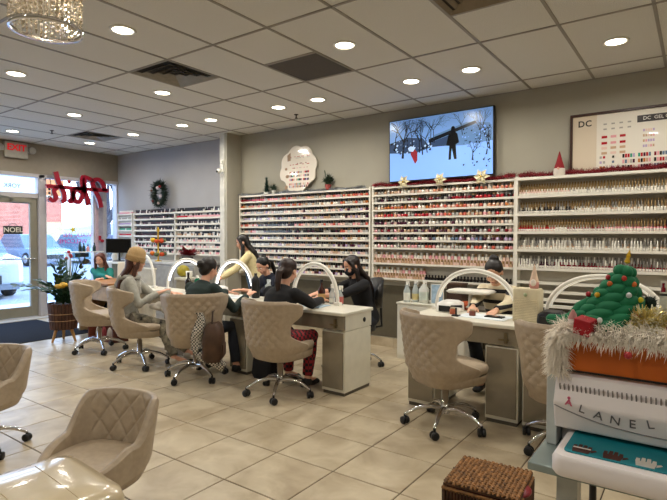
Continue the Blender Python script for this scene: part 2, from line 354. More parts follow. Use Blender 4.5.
# brick building across the lot
bl = thing('building', 'salmon brick strip building with white fascia across the parking lot', 'building', (-34, 0, 0))
brick = M('salmon_brick', 'c27c68', .9, var=.08, scale=4)
MB().box(-8, 0, -18, 16.8, -.2, 4.0).build('wall', brick, bl)
MB().box(-8.1, .12, -18, 15.35, 4.0, 5.6).build('fascia', M('fascia_white', 'b9bfc6', .8), bl)
MB().box(-8.1, .2, -18, 15.4, 5.45, 5.62).build('blue_band', M('fascia_blue', '2f7fb4', .6), bl)
MB().box(-8.1, .1, 15.4, 16.9, 4.0, 5.2).build('parapet', M('orange_render', 'cf8655', .9), bl)
MB().box(.0, .1, 15.5, 16.85, 0, 2.3).build('cream_facade', M('cream_facade', 'c9b48c', .9), bl)
MB().box(-8.15, .2, -18, 16.95, 3.92, 4.02).build('cornice', M('cream_cornice', 'cdbfa8', .8), bl)
for yy in (-9, -5, -1, 3, 7, 11):
    fw = MB().box(-.05, .06, yy-.9, yy+.9, .3, 2.7).build('window', alum_l, bl); MB().box(.06, .08, yy-.8, yy+.8, .4, 2.6).build('pane', M('far_glass', '8a98a4', .15, var=0), fw)
sid = MB()
for k in range(7): sid.box(0, .04, -18, 13.3, .5+k*.5, .53+k*.5)
sid.build('brick_band', M('mortar_band', 'b3705e', .9), bl)
b2 = thing('building', 'pale yellow brick low building past the salmon one', 'building', (-62, 44, 0))
MB().box(-6, 0, -1.2, 5.0, -.2, 3.6).build('wall', M('yellow_brick', 'dbc196', .9, var=.06, scale=4), b2)
MB().box(-6.1, .1, -1.3, 5.1, 3.6, 3.85).build('parapet', M('fascia_white', 'eceef0', .8), b2)
MB().box(0, .05, 0, 1.6, .3, 2.5).build('window', M('far_glass', '8a98a4', .15, var=0), b2)
def tree(label, x, y, h, seed):
    rnd = random.Random(seed); b = MB()
    def br(p, d, L, R, lv):
        q = p+d*L; b.tube([p, (p+q)/2+Vector((rnd.uniform(-1, 1), rnd.uniform(-1, 1), 0))*L*.05, q], [R, R*.8, R*.6], 4 if lv > 1 else 7)
        if lv >= 5: return
        for k in range(2 if lv else 4):
            nd = (d+Vector((rnd.uniform(-1, 1), rnd.uniform(-1, 1), rnd.uniform(-.2, .5)))*.75).normalized(); br(q, nd, L*rnd.uniform(.62, .82), R*.6, lv+1)
    br(Vector((0, 0, -.2)), Vector((0, 0, 1)), h*.28, h*.04, 0)
    t = thing('bare_tree', label, 'tree', (x, y, 0)); b.build('trunk_and_branches', M('grey_bark', '3f3b42', .9), t); return t
tree('bare winter tree seen behind the red script sign', -31, 18.2, 9, 3); tree('tall bare tree behind the corner window', -27, 17.2, 8.5, 5); tree('smaller bare tree near the pale brick building', -40, 30, 9, 9)
sn = struct(MB().ball((0, 0, 0), (14, 26, 5), 24, 10).build('hills', M('winter_hedge', '9aa6b4', 1, scale=.6), loc=(-85, 60, -1)))

# ================================================================ things on the storefront
t = thing('exit_sign', 'white exit sign with red letters and two small emergency lamps', 'sign', (XW, 3.87, 2.86))
MB().box(.03, .09, -.18, .18, -.13, .13).build('housing', M('exit_housing', 'b5ae9f', .6), t, bev=.01)
MB().box(0, .03, -.06, .06, -.06, .06).build('bracket', white, t)
text('lettering', 'EXIT', .145, M('exit_red', 'd2202c', .4, emit=.5), t, TE(.093, 0, .035), .002, bold=.004)
for s_ in (-1, 1):
    q = MB(); q.T = Matrix.Translation((.06, s_*.25, .02)) @ Matrix.Rotation(pi/2, 4, 'Y'); q.lathe([(.03, -.05), (.055, -.02), (.06, .03), (.05, .04)], n=14).build('lamp_head', M('lamp_housing', 'b9b3a8', .5), t)
    MB().box(.02, .05, min(s_*.18, s_*.24), max(s_*.18, s_*.24), -.02, .01).build('lamp_arm', white, t)
# red script sign facing the street
redl = M('red_sign_face', '8e0f26', .35, var=.03); gr_ = M('sign_return_grey', 'a7a3a4', .5)
t = thing('script_sign', 'big red script lettering hung inside the window, reading Nails from the street', 'sign', (XW+.12, 4.82, 2.26)); t.scale = (1, 1.06, 1.1)
def stroke(name, pts, wd, parent, off=0):
    # pts in (y,z) plane; thick ribbon
    P = [Vector((0, a, c)) for a, c in pts]
    fine = []
    for i in range(len(P)-1):
        p0, p1, p2, p3 = P[max(i-1, 0)], P[i], P[i+1], P[min(i+2, len(P)-1)]
        for k in range(5):
            s = k/5; fine.append(.5*((2*p1)+(-p0+p2)*s+(2*p0-5*p1+4*p2-p3)*s*s+(-p0+3*p1-3*p2+p3)*s**3))
    fine.append(P[-1]); L = []; R = []
    for i, p in enumerate(fine):
        d = (fine[min(i+1, len(fine)-1)]-fine[max(i-1, 0)]).normalized(); nrm = Vector((0, -d.z, d.y)); ww = wd*(.75+.25*abs(d.z))
        L.append(p+nrm*ww); R.append(p-nrm*ww)
    def slab(nm, x0, x1, m, par):
        rs = [[(x0, a.y, a.z), (x1, a.y, a.z), (x1, b.y, b.z), (x0, b.y, b.z)] for a, b in zip(L, R)]
        return MB().rings(rs, smooth=False).build(nm, m, par)
    o = slab(name, -.0, .035, gr_, parent); slab('face', .035, .045, redl, o)
    return o
# seen from inside (mirrored): increasing y is to the right of the picture; N (mirrored) sits right, s at left
N = [(.52, -.02), (.50, .12), (.42, .19), (.33, .22), (.30, .12), (.40, -.08), (.47, -.27)]
stroke('letter', [(.53, .02), (.49, .15), (.40, .21), (.31, .17), (.33, .06), (.42, -.12), (.46, -.27)], .042, t)
stroke('letter', [(.31, .18), (.20, .22), (.13, .22), (.12, .10), (.19, -.08), (.23, -.24)], .042, t)
stroke('letter', [(.15, .20), (.16, .08), (.13, -.06), (.06, -.20), (-.02, -.16), (-.03, -.05), (.05, .03), (.10, -.04)], .040, t)
stroke('letter', [(-.06, .02), (-.05, -.08), (-.07, -.2), (-.12, -.16)], .036, t); MB().ball((.02, -.10, .13), (.02, .035, .03)).build('dot', redl, t)
stroke('letter', [(-.33, .27), (-.28, .1), (-.20, -.05), (-.19, -.17), (-.24, -.21)], .040, t)
stroke('letter', [(-.30, .02), (-.36, -.04), (-.33, -.14), (-.38, -.2), (-.44, -.16)], .036, t)
MB().box(-.01, .045, -.48, .60, .0, .06).build('raceway_bar', redl, t)
t2_ = thing('string_light', 'dark cord with small clips hanging at the left end of the red script sign', 'cord', (XW+.05, 4.42, 2.44))
bc = MB().tube([(0, 0, 0), (.02, .02, -.2), (0, .01, -.42)], .006, 6)
for k in range(5): bc.ball((.01, random.uniform(-.03, .03), -.12-k*.07), .022, 8, 5)
bc.build('cord', black, t2_)
# NOEL plaque
t = thing('noel_plaque', 'small black hanging plaque reading NOEL on the door glass', 'sign', (XW-.02, 3.84, 1.52))
MB().box(0, .012, -.15, .15, -.07, .07).build('board', M('plaque_black', '2a2a28', .6), t, bev=.004)
MB().tube([(.006, -.07, .07), (.006, -.03, .11), (.006, .03, .11), (.006, .07, .07)], .005, 6).build('hanger', black, t)
text('lettering', 'NOEL', .115, M('plaque_white', 'd8d4c8', .6), t, TE(.014, 0, 0), .001, bold=.002)
# pink window decals (written for the street)
pink = M('pink_vinyl', 'cf2060', .5); t = thing('window_lettering', 'pink and yellow vinyl lettering on the window, reversed from inside', 'decal', (XW-.045, 4.87, 1.42))
text('lettering', 'WALK', .11, pink, t, TE(0, .20, .02), .001, mirror=True); text('lettering', 'INS', .11, pink, t, TE(0, -.10, .02), .001, mirror=True)
text('lettering', 'WELCOME', .11, M('magenta_vinyl', 'c01a78', .5), t, TE(0, .0, -.10), .001, mirror=True)
text('flourish', 'Hi', .14, M('magenta_vinyl', 'c01a78', .5), t, TE(0, -.03, .24) @ Matrix.Rotation(-.6, 4, 'Z'), .001, mirror=True, shear=.3)
q = MB(); q.prism([((.03+.05*(k % 2))*cos(k*pi/5), (.03+.05*(k % 2))*sin(k*pi/5)+.12) for k in range(10)], 0, .002, 'x'); q.build('star', M('yellow_vinyl', 'e8d04a', .5), t)

# ================================================================ downlights
LX = [-2.413+.61*k for k in range(-12, 9)]
seen = [(-3.66, 2.29), (-2.43, 3.54), (-2.43, 4.75), (-1.80, 4.75), (-.58, 4.75), (-5.50, 2.29), (-6.72, 3.50), (-4.88, 3.53), (-3.64, 4.75), (-4.25, 4.75), (-5.47, 4.73), (-6.07, 4.72), (-7.25, 4.70), (-8.53, 4.70), (-8.53, 3.49)]
hidden = [(.6, 4.75), (-.6, 2.3), (.65, 3.5), (1.8, 4.75), (1.8, 2.3), (-.6, -.2), (-2.4, -.2), (-4.3, -.2), (-6.7, -.2), (-8.0, 1.0), (-7.3, 2.29), (1.8, -.2), (-2.4, -2.5), (-6.0, -2.5), (.6, -2.5)]
ring = MB().lathe([(.075, 0), (.10, 0), (.10, -.006), (.078, -.008), (.075, 0)], n=24, caps=False).build('trim_ring', M('light_trim', 'e8e4da', .5)); ring.parent = None
disc = MB().lathe([(.001, 0), (.076, 0)], n=24, caps=False).build('diffuser', M('warm_lamp_glow', 'fff3da', .5, var=0, emit=14))
rm, dm = ring.data, disc.data; bpy.data.objects.remove(ring); bpy.data.objects.remove(disc)
LL = ['above the television, first from the right edge', '']
for i, (x, y) in enumerate(seen+hidden):
    lbls = ['over the quilted chairs, next to the crystal chandelier', 'centre of the ceiling, in front of the dark panel', 'directly above the left end of the television', 'above the right end of the television', 'above the framed colour poster', 'far left under the chandelier',
            'left of the far vent, over the plant', 'below the big square vent, middle of row', 'above the cloud shaped sign', 'just left of the one above the cloud sign', 'first to the left of the sprinkler, near the column', 'directly above the column',
            'above the green wreath', 'past the far vent, nearest the corner', 'above the exit sign']
    lb = 'round recessed downlight '+(lbls[i] if i < 15 else 'outside the photo')
    if i >= 15: lb = 'unseen downlight %.0f metres from the storefront and %.0f from the rack wall' % (x-XW, YW-y)
    t = thing('downlight', lb, 'light', (x, y, ZC), group='recessed downlights' if i < 15 else 'downlights outside the photo')
    share('trim_ring', rm, t, (0, 0, 0)); share('diffuser', dm, t, (0, 0, -.003))
    L = bpy.data.lights.new('lamp', 'AREA'); L.shape = 'DISK'; L.size = .14; L.energy = DOWNLIGHT_W; L.color = (1, .95, .86); L.spread = RAD(165)
    lo = bpy.data.objects.new('lamp_light', L); COL.objects.link(lo); lo.parent = t; lo.location = (0, 0, -.012)
for i, (x, y, lb) in enumerate([(-4.316, 5.17, 'small dark sprinkler head in the ceiling above the cloud sign'), (-8.0, 3.82, 'small dark sprinkler head in the ceiling beside the far vent')]):
    t = thing('sprinkler', lb, 'sprinkler', (x, y, ZC)); MB().lathe([(.03, 0), (.03, -.006), (.008, -.008), (.008, -.04), (.02, -.045), (.02, -.05)], n=12).build('head', M('sprinkler_metal', '3c3832', .4, .6), t)
# window daylight portals (sampling aid for the real openings)
for (y0, y1, z0, z1) in ((4.35, 5.27, .12, 2.44), (5.48, 5.74, .12, 2.44), (.3, 3.1, .12, 2.44), (3.2, 4.24, .1, 2.44)):
    L = bpy.data.lights.new('portal', 'AREA'); L.shape = 'RECTANGLE'; L.size = z1-z0; L.size_y = y1-y0; L.cycles.is_portal = True
    lo = bpy.data.objects.new('portal', L); COL.objects.link(lo); lo.location = (XW-.2, (y0+y1)/2, (z0+z1)/2); lo.rotation_euler = (0, -pi/2, 0)
#PART2
# ================================================================ POLISH RACKS
BODY = dict(red='b3202c', crimson='7d1526', pink='e0a0a4', blush='e3c3b4', white='e9e4d8', grey='a9a49c', black='201c1e', peach='d99a78', nude='c4a284', plum='4c2236', blue='65768c', green='3f9b7c', coral='c8604f', silver='bdbab6', orange='b9703c', lilac='b7a2c4')
CAPS = dict(gold='8f7448', black='1d1b1b', white='ece8de', grey='7c7872')
BM = {k: M('polish_'+k, v, .2, var=0, coat=.3) for k, v in BODY.items()}; CM = {k: M('cap_'+k, v, .35, .3 if k == 'gold' else 0, var=0) for k, v in CAPS.items()}
BK = list(BODY); CK = list(CAPS); ALLM = [BM[k] for k in BK]+[CM[k] for k in CK]
LABW = M('bottle_label', 'e6e1d6', .5, var=0)
meshc = {}
def squat(col, cap):
    k = ('s', col, cap)
    if k not in meshc:
        o = MB().lathe([(.013, 0), (.0185, .004), (.0185, .036), (.009, .044)], n=8).lathe([(.0105, .044), (.011, .046), (.0095, .070), (.007, .072)], n=8, mi=1).build('polish_bottle', [BM[col], CM[cap]]); meshc[k] = o.data; bpy.data.objects.remove(o)
    return meshc[k]
def slim(col, cap):
    k = ('t', col, cap)
    if k not in meshc:
        o = MB().lathe([(.008, 0), (.0105, .002), (.0105, .036), (.005, .046)], n=8).lathe([(.0109, .010), (.0111, .030)], n=8, mi=2).lathe([(.0065, .046), (.007, .048), (.005, .098), (.003, .1)], n=8, mi=1).build('gel_bottle', [BM[col], CM[cap], LABW]); meshc[k] = o.data; bpy.data.objects.remove(o)
    return meshc[k]
def sb(b, x, y, z, col, cap, kind):          # one bottle inside a joined mass
    ci, ki = BK.index(col), len(BK)+CK.index(cap)
    if kind == 's':
        b.box(x-.0155, x+.0155, y-.013, y+.013, z, z+.040, ci); b.box(x-.009, x+.009, y-.008, y+.008, z+.040, z+.070, ki)
    else:
        b.box(x-.010, x+.010, y-.009, y+.009, z, z+.042, ci); b.box(x-.006, x+.006, y-.006, y+.006, z+.042, z+.10, ki)
def rack(label, x0, x1, zs, depth, ztop, zbot, wall_y=YW, dividers=(), lip=.018, group=None, back=True, th=.016):
    t = thing('polish_rack', label, 'rack', ((x0+x1)/2, wall_y, zbot), group=group); cx = (x0+x1)/2; yf = -depth
    if back: MB().box(x0-cx, x1-cx, -.012, -.002, 0, ztop-zbot).build('back_panel', rackback, t)
    for xx in (x0, x1-.022): MB().box(xx-cx, xx-cx+.022, yf, -.002, 0, ztop-zbot+.02).build('side_panel', shelfw, t)
    for xx in dividers: MB().box(xx-cx-.014, xx-cx+.014, yf, -.012, 0, ztop-zbot).build('divider', shelfw, t)
    MB().box(x0-cx+.0225, x1-cx-.0225, yf-.004, -.012, ztop-zbot-th, ztop-zbot+.006).build('top_board', shelfw, t)
    for z in zs: MB().box(x0-cx+.0225, x1-cx-.0225, yf, -.0125, z-zbot-th, z-zbot).box(x0-cx+.0225, x1-cx-.0225, yf, yf+.006, z-zbot, z-zbot+lip*.4).build('shelf', shelfw, t)
    return t
# right-hand rack: tall slim gel bottles
ZR = [1.86, 1.67, 1.48, 1.29, 1.095]
rk = rack('deep white rack of tall slim gel bottles at the right, under the framed poster', -1.61, .75, ZR+[.95, .86], .15, 2.05, .76, th=.022)
MB().box(-1.18, 1.18, -.20, -.16, .0, .03).box(-1.18, 1.18, -.24, -.2, -.06, -.03).build('lower_ledge', shelfw, rk)
def pick(row, i, n):
    f = i/n; rnd = random.random()
    if row == 0: return ('blush' if f < .3 else 'grey' if rnd < .4 else 'white', 'gold')
    if row == 1: return ('black' if (f < .35) else 'white' if rnd < .7 else 'nude', 'gold' if rnd < .6 else 'grey')
    if row == 2: return (('red' if f < .22 else 'white' if f < .28 else 'crimson' if f < .5 else 'pink' if f < .8 else 'red') , 'gold')
    if row == 3: return ('white' if rnd < .6 else 'nude' if rnd < .8 else 'grey', 'white' if rnd < .6 else 'grey')
    return ('crimson' if f > .25 else 'plum' if rnd < .5 else 'white', 'grey' if rnd < .6 else 'white')
stuffR = MB(); ORD = ['top', 'second', 'third', 'fourth', 'lowest']; n_ind = 0
def nth(k): return '%d%s' % (k, 'th' if 10 < k % 100 < 14 else {1: 'st', 2: 'nd', 3: 'rd'}.get(k % 10, 'th'))
for row, z in enumerate(ZR):
    n = 54
    for i in range(n+26):
        x = -1.573+i*.0268
        if x > .72: break
        c, k = pick(row, i, 61); xx = x+random.uniform(-.0015, .0015)
        if i < 53:
            o = share('gel_bottle', slim(c, k), None, (xx, YW-.125, z), random.uniform(0, 1))
            tag(o, '%s gel bottle with %s cap, %s from left, %s shelf of the right rack' % (c, k, nth(i+1), ORD[row]), 'bottle', 'slim gel bottles in the right rack')
        else: sb(stuffR, xx, YW-.125, z, c, k, 't')
        c, k = pick(row, i+3, 61); stuffR.box(xx-.011, xx+.011, YW-.075, YW-.055, z, z+.028, BK.index('white')); sb(stuffR, xx, YW-.065, z+.028, 'white' if random.random() < .5 else c, 'gold' if row in (0, 1, 2) else k, 't')
o = stuffR.build('gel_bottles', ALLM, fix=False); tag(o, 'rows of slim gel bottles standing behind the front row of the right rack', 'bottles', kind='stuff')
# middle rack under the television
ZM = [1.955-.0965*k for k in range(8)]
ZM2 = [1.085, .895]
rack('white rack of small polish bottles under the television, between two dividers', -3.45, -1.625, ZM+ZM2, .09, 2.05, .84)
stuffM = MB()
pal = [['nude', 'grey', 'blush', 'white', 'peach', 'coral'], ['black', 'plum', 'grey', 'crimson', 'black', 'red'], ['nude', 'white', 'orange', 'coral', 'blush', 'peach'], ['peach', 'pink', 'red', 'coral', 'grey', 'nude'], ['pink', 'grey', 'plum', 'white', 'silver', 'blush'], ['grey', 'pink', 'nude', 'plum', 'silver', 'crimson'], ['pink', 'grey', 'white', 'blue', 'plum', 'lilac'], ['white', 'pink', 'blush', 'grey', 'coral', 'silver']]
ORD2 = ['top', 'second', 'third', 'fourth', 'fifth', 'sixth', 'seventh', 'eighth']
for row, z in enumerate(ZM):
    for i in range(37):
        x = -3.405+i*.0478; c = random.choice(pal[row][max(0, min(4, int(i/37*5)))-0:][:3]+[random.choice(pal[row])]); k = random.choice(['white', 'black', 'gold', 'grey', 'black'])
        o = share('polish_bottle', squat(c, k), None, (x+random.uniform(-.003, .003), YW-.065, z), random.uniform(0, 1))
        tag(o, 'small %s polish bottle with %s cap, %s from left, %s shelf of the middle rack' % (c, k, nth(i+1), ORD2[row]), 'bottle', 'small polish bottles in the middle rack')
        sb(stuffM, x+.02, YW-.035, z, random.choice(pal[row]), k, 's')
for z in ZM2:
    for i in range(44):
        x = -3.41+i*.0403
        dark = (z < 1 and i > 17)
        sb(stuffM, x, YW-.07, z, 'black' if dark and z < 1 else random.choice(['nude', 'blush', 'nude']), 'black' if dark else 'gold', 's')
        if not dark: sb(stuffM, x, YW-.04, z+.072, random.choice(['blush', 'white', 'pink']), 'gold' if i % 2 else 'white', 's'); stuffM.box(x-.02, x+.0203, YW-.055, YW-.02, z, z+.0715, BK.index('blush'))
tag(stuffM.build('polish_bottles', ALLM, fix=False), 'double rows of small beige and pink bottles low in the middle rack and behind its front rows', 'bottles', kind='stuff')
# left rack beside the column
ZL = [1.955-.0965*k for k in range(12)]
rack('wide white rack of small bottles left of the television, next to the column', -5.89, -3.475, ZL, .09, 2.05, .84)
stL = MB()
for row, z in enumerate(ZL):
    for i in range(58):
        x = -5.85+i*.0405; f = i/58
        if row == 0: c = 'crimson' if f < .1 else 'red' if f < .2 else random.choice(['grey', 'nude', 'pink', 'coral'])
        elif row in (4, 5): c = random.choice(['black', 'black', 'plum', 'grey']) if .15 < f < (.45 if row == 4 else .8) else random.choice(['pink', 'coral', 'grey', 'silver', 'blush'])
        elif row == 1: c = random.choice(['nude', 'orange', 'grey', 'coral', 'silver', 'white', 'silver', 'grey'])
        else: c = random.choice(['grey', 'white', 'silver', 'silver', 'lilac', 'blush', 'plum', 'blush', 'white', 'nude'])
        sb(stL, x, YW-.06, z, c, random.choice(['black', 'grey', 'black', 'black', 'gold']), 's')
        if random.random() < .5: sb(stL, x+.018, YW-.035, z, random.choice(['grey', 'white', 'silver', 'pink']), 'grey', 's')
tag(stL.build('polish_bottles', ALLM, fix=False), 'hundreds of tiny polish bottles filling the rack left of the television', 'bottles', kind='stuff')
# far left racks on the grey wall
ZF = [1.845-.1035*k for k in range(8)]
rack('white rack of dark polish bottles left of the column, under the wreath', -8.74, -6.31, ZF, .09, 1.845+.0, .97, dividers=(-7.50,), th=.022)
rack('narrow white rack of colour sorted bottles next to the corner window', -9.28, -8.79, ZF, .09, 1.845, 1.0, th=.022)
stF = MB()
for row, z in enumerate(ZF):
    for i in range(86):
        x = -8.70+i*.0285
        if abs(x+7.50) < .03 or x > -6.33: continue
        rt = x > -7.50; rnd = random.random(); c = 'black'
        if row == 1 and rt: c = 'red' if x < -7.2 else 'pink'
        elif row >= 4 and rt: c = random.choice(['white', 'silver', 'blush', 'pink'] if row > 4 else ['black', 'white', 'nude'])
        elif row == 3 and rt and x > -7.3 and x < -6.9: c = 'white'
        elif row >= 6 and rnd < .6: c = random.choice(['grey', 'pink', 'white'])
        elif rnd < .25: c = random.choice(['plum', 'grey', 'white'])
        if rnd > .93: continue
        sb(stF, x, YW-.055, z, c, 'black' if c in ('black', 'plum', 'grey') else random.choice(['black', 'white']), 's')
    for i in range(15):
        x = -9.24+i*.03; sb(stF, x, YW-.055, z, ['pink', 'grey', 'lilac', 'green', 'red', 'blue', 'silver', 'silver'][row] if random.random() < .85 else 'white', 'white' if row != 3 else 'grey', 's')
tag(stF.build('polish_bottles', ALLM, fix=False), 'small polish bottles, mostly black, filling the far left racks', 'bottles', kind='stuff')

# ================================================================ WALL OBJECTS
# television
t = thing('television', 'large flat television on the wall showing a snowy yard', 'television', (-2.528, YW-.005, 2.493)); t.rotation_euler = (0, RAD(-.5), 0)
MB().box(-.665, .665, -.10, -.055, -.385, .385).build('housing', black, t, bev=.006)
MB().box(-.2, .2, -.055, 0, -.15, .15).build('wall_bracket', black, t)
def em(n, c, e=1.0): return M('tv_'+n, c, .2, var=0, emit=e*.62)
SCR = MB(); mats_tv = [em('sky', '6f97d0', .75), em('snow', '7fabee', .75), em('dark', '121a26', .25), em('mid', '35496a', .4), em('cloud', 'a9c6ea', .65), em('redcoat', '8c2a35', .5), em('black', '07090d', .1), em('house', '5c80b0', .6)]
SCR.box(-.65, .65, -.104, -.1005, -.372, .372, 0)
def poly(b, pts, y, mi): b._add([(a, y, c) for a, c in pts], [tuple(range(len(pts)))], mi)
poly(SCR, [(-.65, -.372), (.65, -.372), (.65, .0), (.3, -.02), (0, .02), (-.3, -.06), (-.65, -.02)], -.1042, 1)
rnd = random.Random(4)
poly(SCR, [(-.65, .1), (-.4, .15), (-.2, .12), (-.1, .0), (-.3, -.05), (-.65, -.02)], -.10425, 3)
poly(SCR, [(-.05, .14), (.35, .24), (.62, .2), (.65, .0), (.3, -.02), (0, .0)], -.1043, 7)
poly(SCR, [(-.12, .10), (.45, .245), (.47, .215), (-.12, .05)], -.1044, 2)
poly(SCR, [(-.12, .05), (.2, .13), (.2, .0), (-.1, .0)], -.10435, 3)
def twig(x, z, a, L, wd, lv):
    x2, z2 = x+L*cos(a), z+L*sin(a); nx, nz = -sin(a)*wd, cos(a)*wd
    if abs(x2) > .645 or abs(z2) > .365: return
    poly(SCR, [(x-nx, z-nz), (x2-nx*.6, z2-nz*.6), (x2+nx*.6, z2+nz*.6), (x+nx, z+nz)], -.1045-.0002*rnd.random(), 2 if lv < 3 or rnd.random() < .5 else 3)
    if lv < 5:
        for _ in range(3 if lv < 2 else 2): twig(x2, z2, a+rnd.uniform(-.8, .8), L*rnd.uniform(.55, .85), wd*.6, lv+1)
for (x_, z_, L_, w_t) in ((-.47, -.10, .2, .016), (-.2, -.08, .16, .008), (-.14, -.06, .17, .007), (-.24, -.05, .15, .007), (-.1, .0, .2, .006), (.5, -.02, .14, .006), (.58, -.15, .1, .008), (.42, -.2, .08, .008), (-.33, .02, .13, .006), (-.58, .0, .16, .008), (-.05, .05, .15, .006), (.3, .1, .12, .005), (.56, .05, .12, .006), (-.4, .05, .12, .006), (.62, -.1, .12, .006)):
    twig(x_, z_, pi/2+rnd.uniform(-.15, .15), L_, w_t, 0)
for k in range(90):
    x_, z_ = rnd.uniform(.3, .62), rnd.uniform(-.3, -.05) if k < 40 else rnd.uniform(-.02, .18); q = rnd.uniform(.004, .014); poly(SCR, [(x_-q, z_), (x_, z_-q), (x_+q, z_+.004), (x_, z_+q)], -.1048, 2 if k % 2 else 1)
for k in range(60):
    x_, z_ = rnd.uniform(-.64, -.05), rnd.uniform(-.04, .12); q = rnd.uniform(.005, .018); poly(SCR, [(x_-q, z_), (x_, z_-q), (x_+q, z_+.004), (x_, z_+q)], -.1048, (2, 3, 4)[k % 3])
poly(SCR, [(.13, -.17), (.16, -.17), (.17, -.04), (.2, -.17), (.23, -.17), (.22, 0), (.26, .02), (.24, .12), (.20, .16), (.16, .16), (.13, .12), (.10, .0), (.14, -.01)], -.1050, 6)
SCR.ball((.185, -.1045, .185), (.025, .0006, .03), mi=6)
poly(SCR, [(-.36, -.06), (-.30, -.18), (-.27, -.14), (-.27, -.04), (-.31, .0), (-.35, -.01)], -.1050, 5)
poly(SCR, [(-.40, .02), (-.36, .04), (-.29, .02), (-.33, -.03), (-.38, -.02)], -.1051, 4)
SCR.build('screen', mats_tv, t, fix=False)
# framed poster
t = thing('framed_poster', 'large dark framed colour chart poster leaning on top of the right rack', 'poster', (-.585, YW, 2.36))
MB().box(-.5, .5, -.03, -.01, -.30, .30).build('print', M('poster_paper', 'e6dfd2', .15, var=0, coat=.5), t)
fr = MB()
for q in ((-.515, .515, .29, .315), (-.515, .515, -.315, -.29), (-.515, -.49, -.29, .29), (.49, .515, -.29, .29)): fr.box(q[0], q[1], -.045, 0, q[2], q[3])
fr.build('frame', M('frame_walnut', '3b221a', .4), t, bev=.003)
MB().box(-.49, -.27, -.031, -.0302, -.29, .29).build('side_band', M('poster_beige', 'd5c6b0', .2, var=0), t)
MB().box(.08, .48, -.032, -.0302, .17, .235).build('title_band', M('poster_dark', '2c2422', .3, var=0), t)
text('lettering', 'D', .085, M('print_black', '1f1b1b', .5), t, TW(-.41, -.032, .21), .0005, bold=.002); text('lettering', 'C', .085, M('print_black', '1f1b1b', .5), t, TW(-.345, -.032, .21), .0005, bold=.002)
text('lettering', 'DC  GEL COLL.', .045, M('print_white', 'e9e4da', .5), t, TW(.28, -.0335, .202), .0005)
sw = MB(); rnd = random.Random(3); names = [BM[k] for k in ('pink', 'red', 'crimson', 'nude', 'black', 'plum', 'blue', 'green', 'orange', 'grey', 'lilac', 'blush')]
for (x_, z_) in [(a, c) for a in (-.2, -.12, -.04) for c in (.06, .0, -.05, -.10)]: sw.box(x_-.025, x_+.025, -.0315, -.0302, z_-.012, z_+.012, rnd.choice([0, 1, 11, 3]))
for (x_, z_) in [(a, c) for a in (.13, .33) for c in (.09, .04, -.01, -.06)]:
    for k in range(5): sw.box(x_+k*.02, x_+k*.02+.015, -.0315, -.0302, z_-.012, z_+.012, rnd.choice([3, 11, 0, 10] if x_ < .2 else [7, 1, 4, 5]))
for z_, n_ in ((-.14, 22), (-.195, 22), (-.25, 19)):
    for k in range(n_):
        if k % 6 != 5: sw.box(-.04+k*.022, -.04+k*.022+.018, -.0315, -.0302, z_-.018, z_+.018, rnd.randrange(12))
for (x_, z_) in [(a, c) for a in (-.23, -.2, -.12) for c in (-.14, -.19, -.24)]: sw.box(x_-.01, x_+.01, -.0315, -.0302, z_-.012, z_+.012, rnd.randrange(12))
for k in range(8): sw.box(-.21+(k % 4)*.07, -.18+(k % 4)*.07, -.0315, -.0302, .13+(k//4)*.05, .145+(k//4)*.05, 9)
tag(sw.build('printed_swatches', names, t), kind='stuff')
# cloud-shaped swatch board
t = thing('swatch_board', 'cream cloud shaped colour swatch board on top of the left rack', 'sign', (-4.73, YW-.05, 2.08)); t.rotation_euler = (RAD(-4), 0, 0)
out = []
for k in range(72):
    a = 2*pi*k/72; rx, rz = .315+.035*abs(sin(a*4+.5)), .31+.035*abs(sin(a*4+.5)); out.append((rx*cos(a)*(1-.12*(sin(a) < -.5)), .32+rz*sin(a)*1.02))
MB().prism(out, -.02, 0, 'y').build('board', M('board_cream', 'e7ddcd', .12, var=.02, scale=3, coat=.6), t, bev=.004)
s2 = MB(); rnd = random.Random(9)
for rw, z_ in enumerate((.50, .48, .40, .385, .335, .27, .22, .165, .10, .065)):
    for k in range(14):
        x_ = -.14+k*.026
        if rw < 5 and rnd.random() < .45: continue
        if rw in (5, 6, 7) and k % 5 == 4: continue
        h_ = .004 if rw < 2 else .005 if rw < 5 else .015
        wdt = .011 if rw < 8 else .007
        s2.box(x_-wdt, x_+wdt, -.022, -.0205, z_-h_, z_+h_, rnd.randrange(12) if rw > 3 else (1, 9, 2)[rw % 3])
tag(s2.build('printed_swatches', names, t), kind='stuff')
MB().prism([(-.20, .44), (-.14, .45), (-.15, .57), (-.21, .53)], -.022, -.0205, 'y').ball((-.22, -.022, .33), (.025, .003, .02)).ball((-.19, -.022, .22), (.035, .003, .025)).ball((-.2, -.022, .06), (.03, .003, .03)).build('printed_flowers', M('board_flower', '9d7f62', .5), t)
# wreath
def needles(b, c, n, R, L, mi=0, up=0, rad=.004, rnd=random, flat=None):
    for _ in range(n):
        d = Vector((rnd.gauss(0, 1), rnd.gauss(0, 1), rnd.gauss(0, 1)+up)).normalized(); p = Vector(c)+d*R*rnd.random(); q = p+d*L*rnd.uniform(.6, 1.2); s_ = d.orthogonal().normalized()*rad; s2_ = d.cross(s_).normalized()*rad
        b._add([p+s_, p-s_*.5+s2_, p-s_*.5-s2_, q], [(0, 1, 3), (1, 2, 3), (2, 0, 3)], mi)
t = thing('wreath', 'green Christmas wreath with pale and red ornaments on the grey wall', 'wreath', (-7.87, YW-.14, 2.18))
rnd = random.Random(2); b = MB()
for k in range(44):
    a = 2*pi*k/44; needles(b, (.15*cos(a), 0, .19*sin(a)), 34, .05, .07, rnd=rnd, rad=.005)
b.build('evergreen_ring', M('wreath_green', '1f3026', .9), t, fix=False)
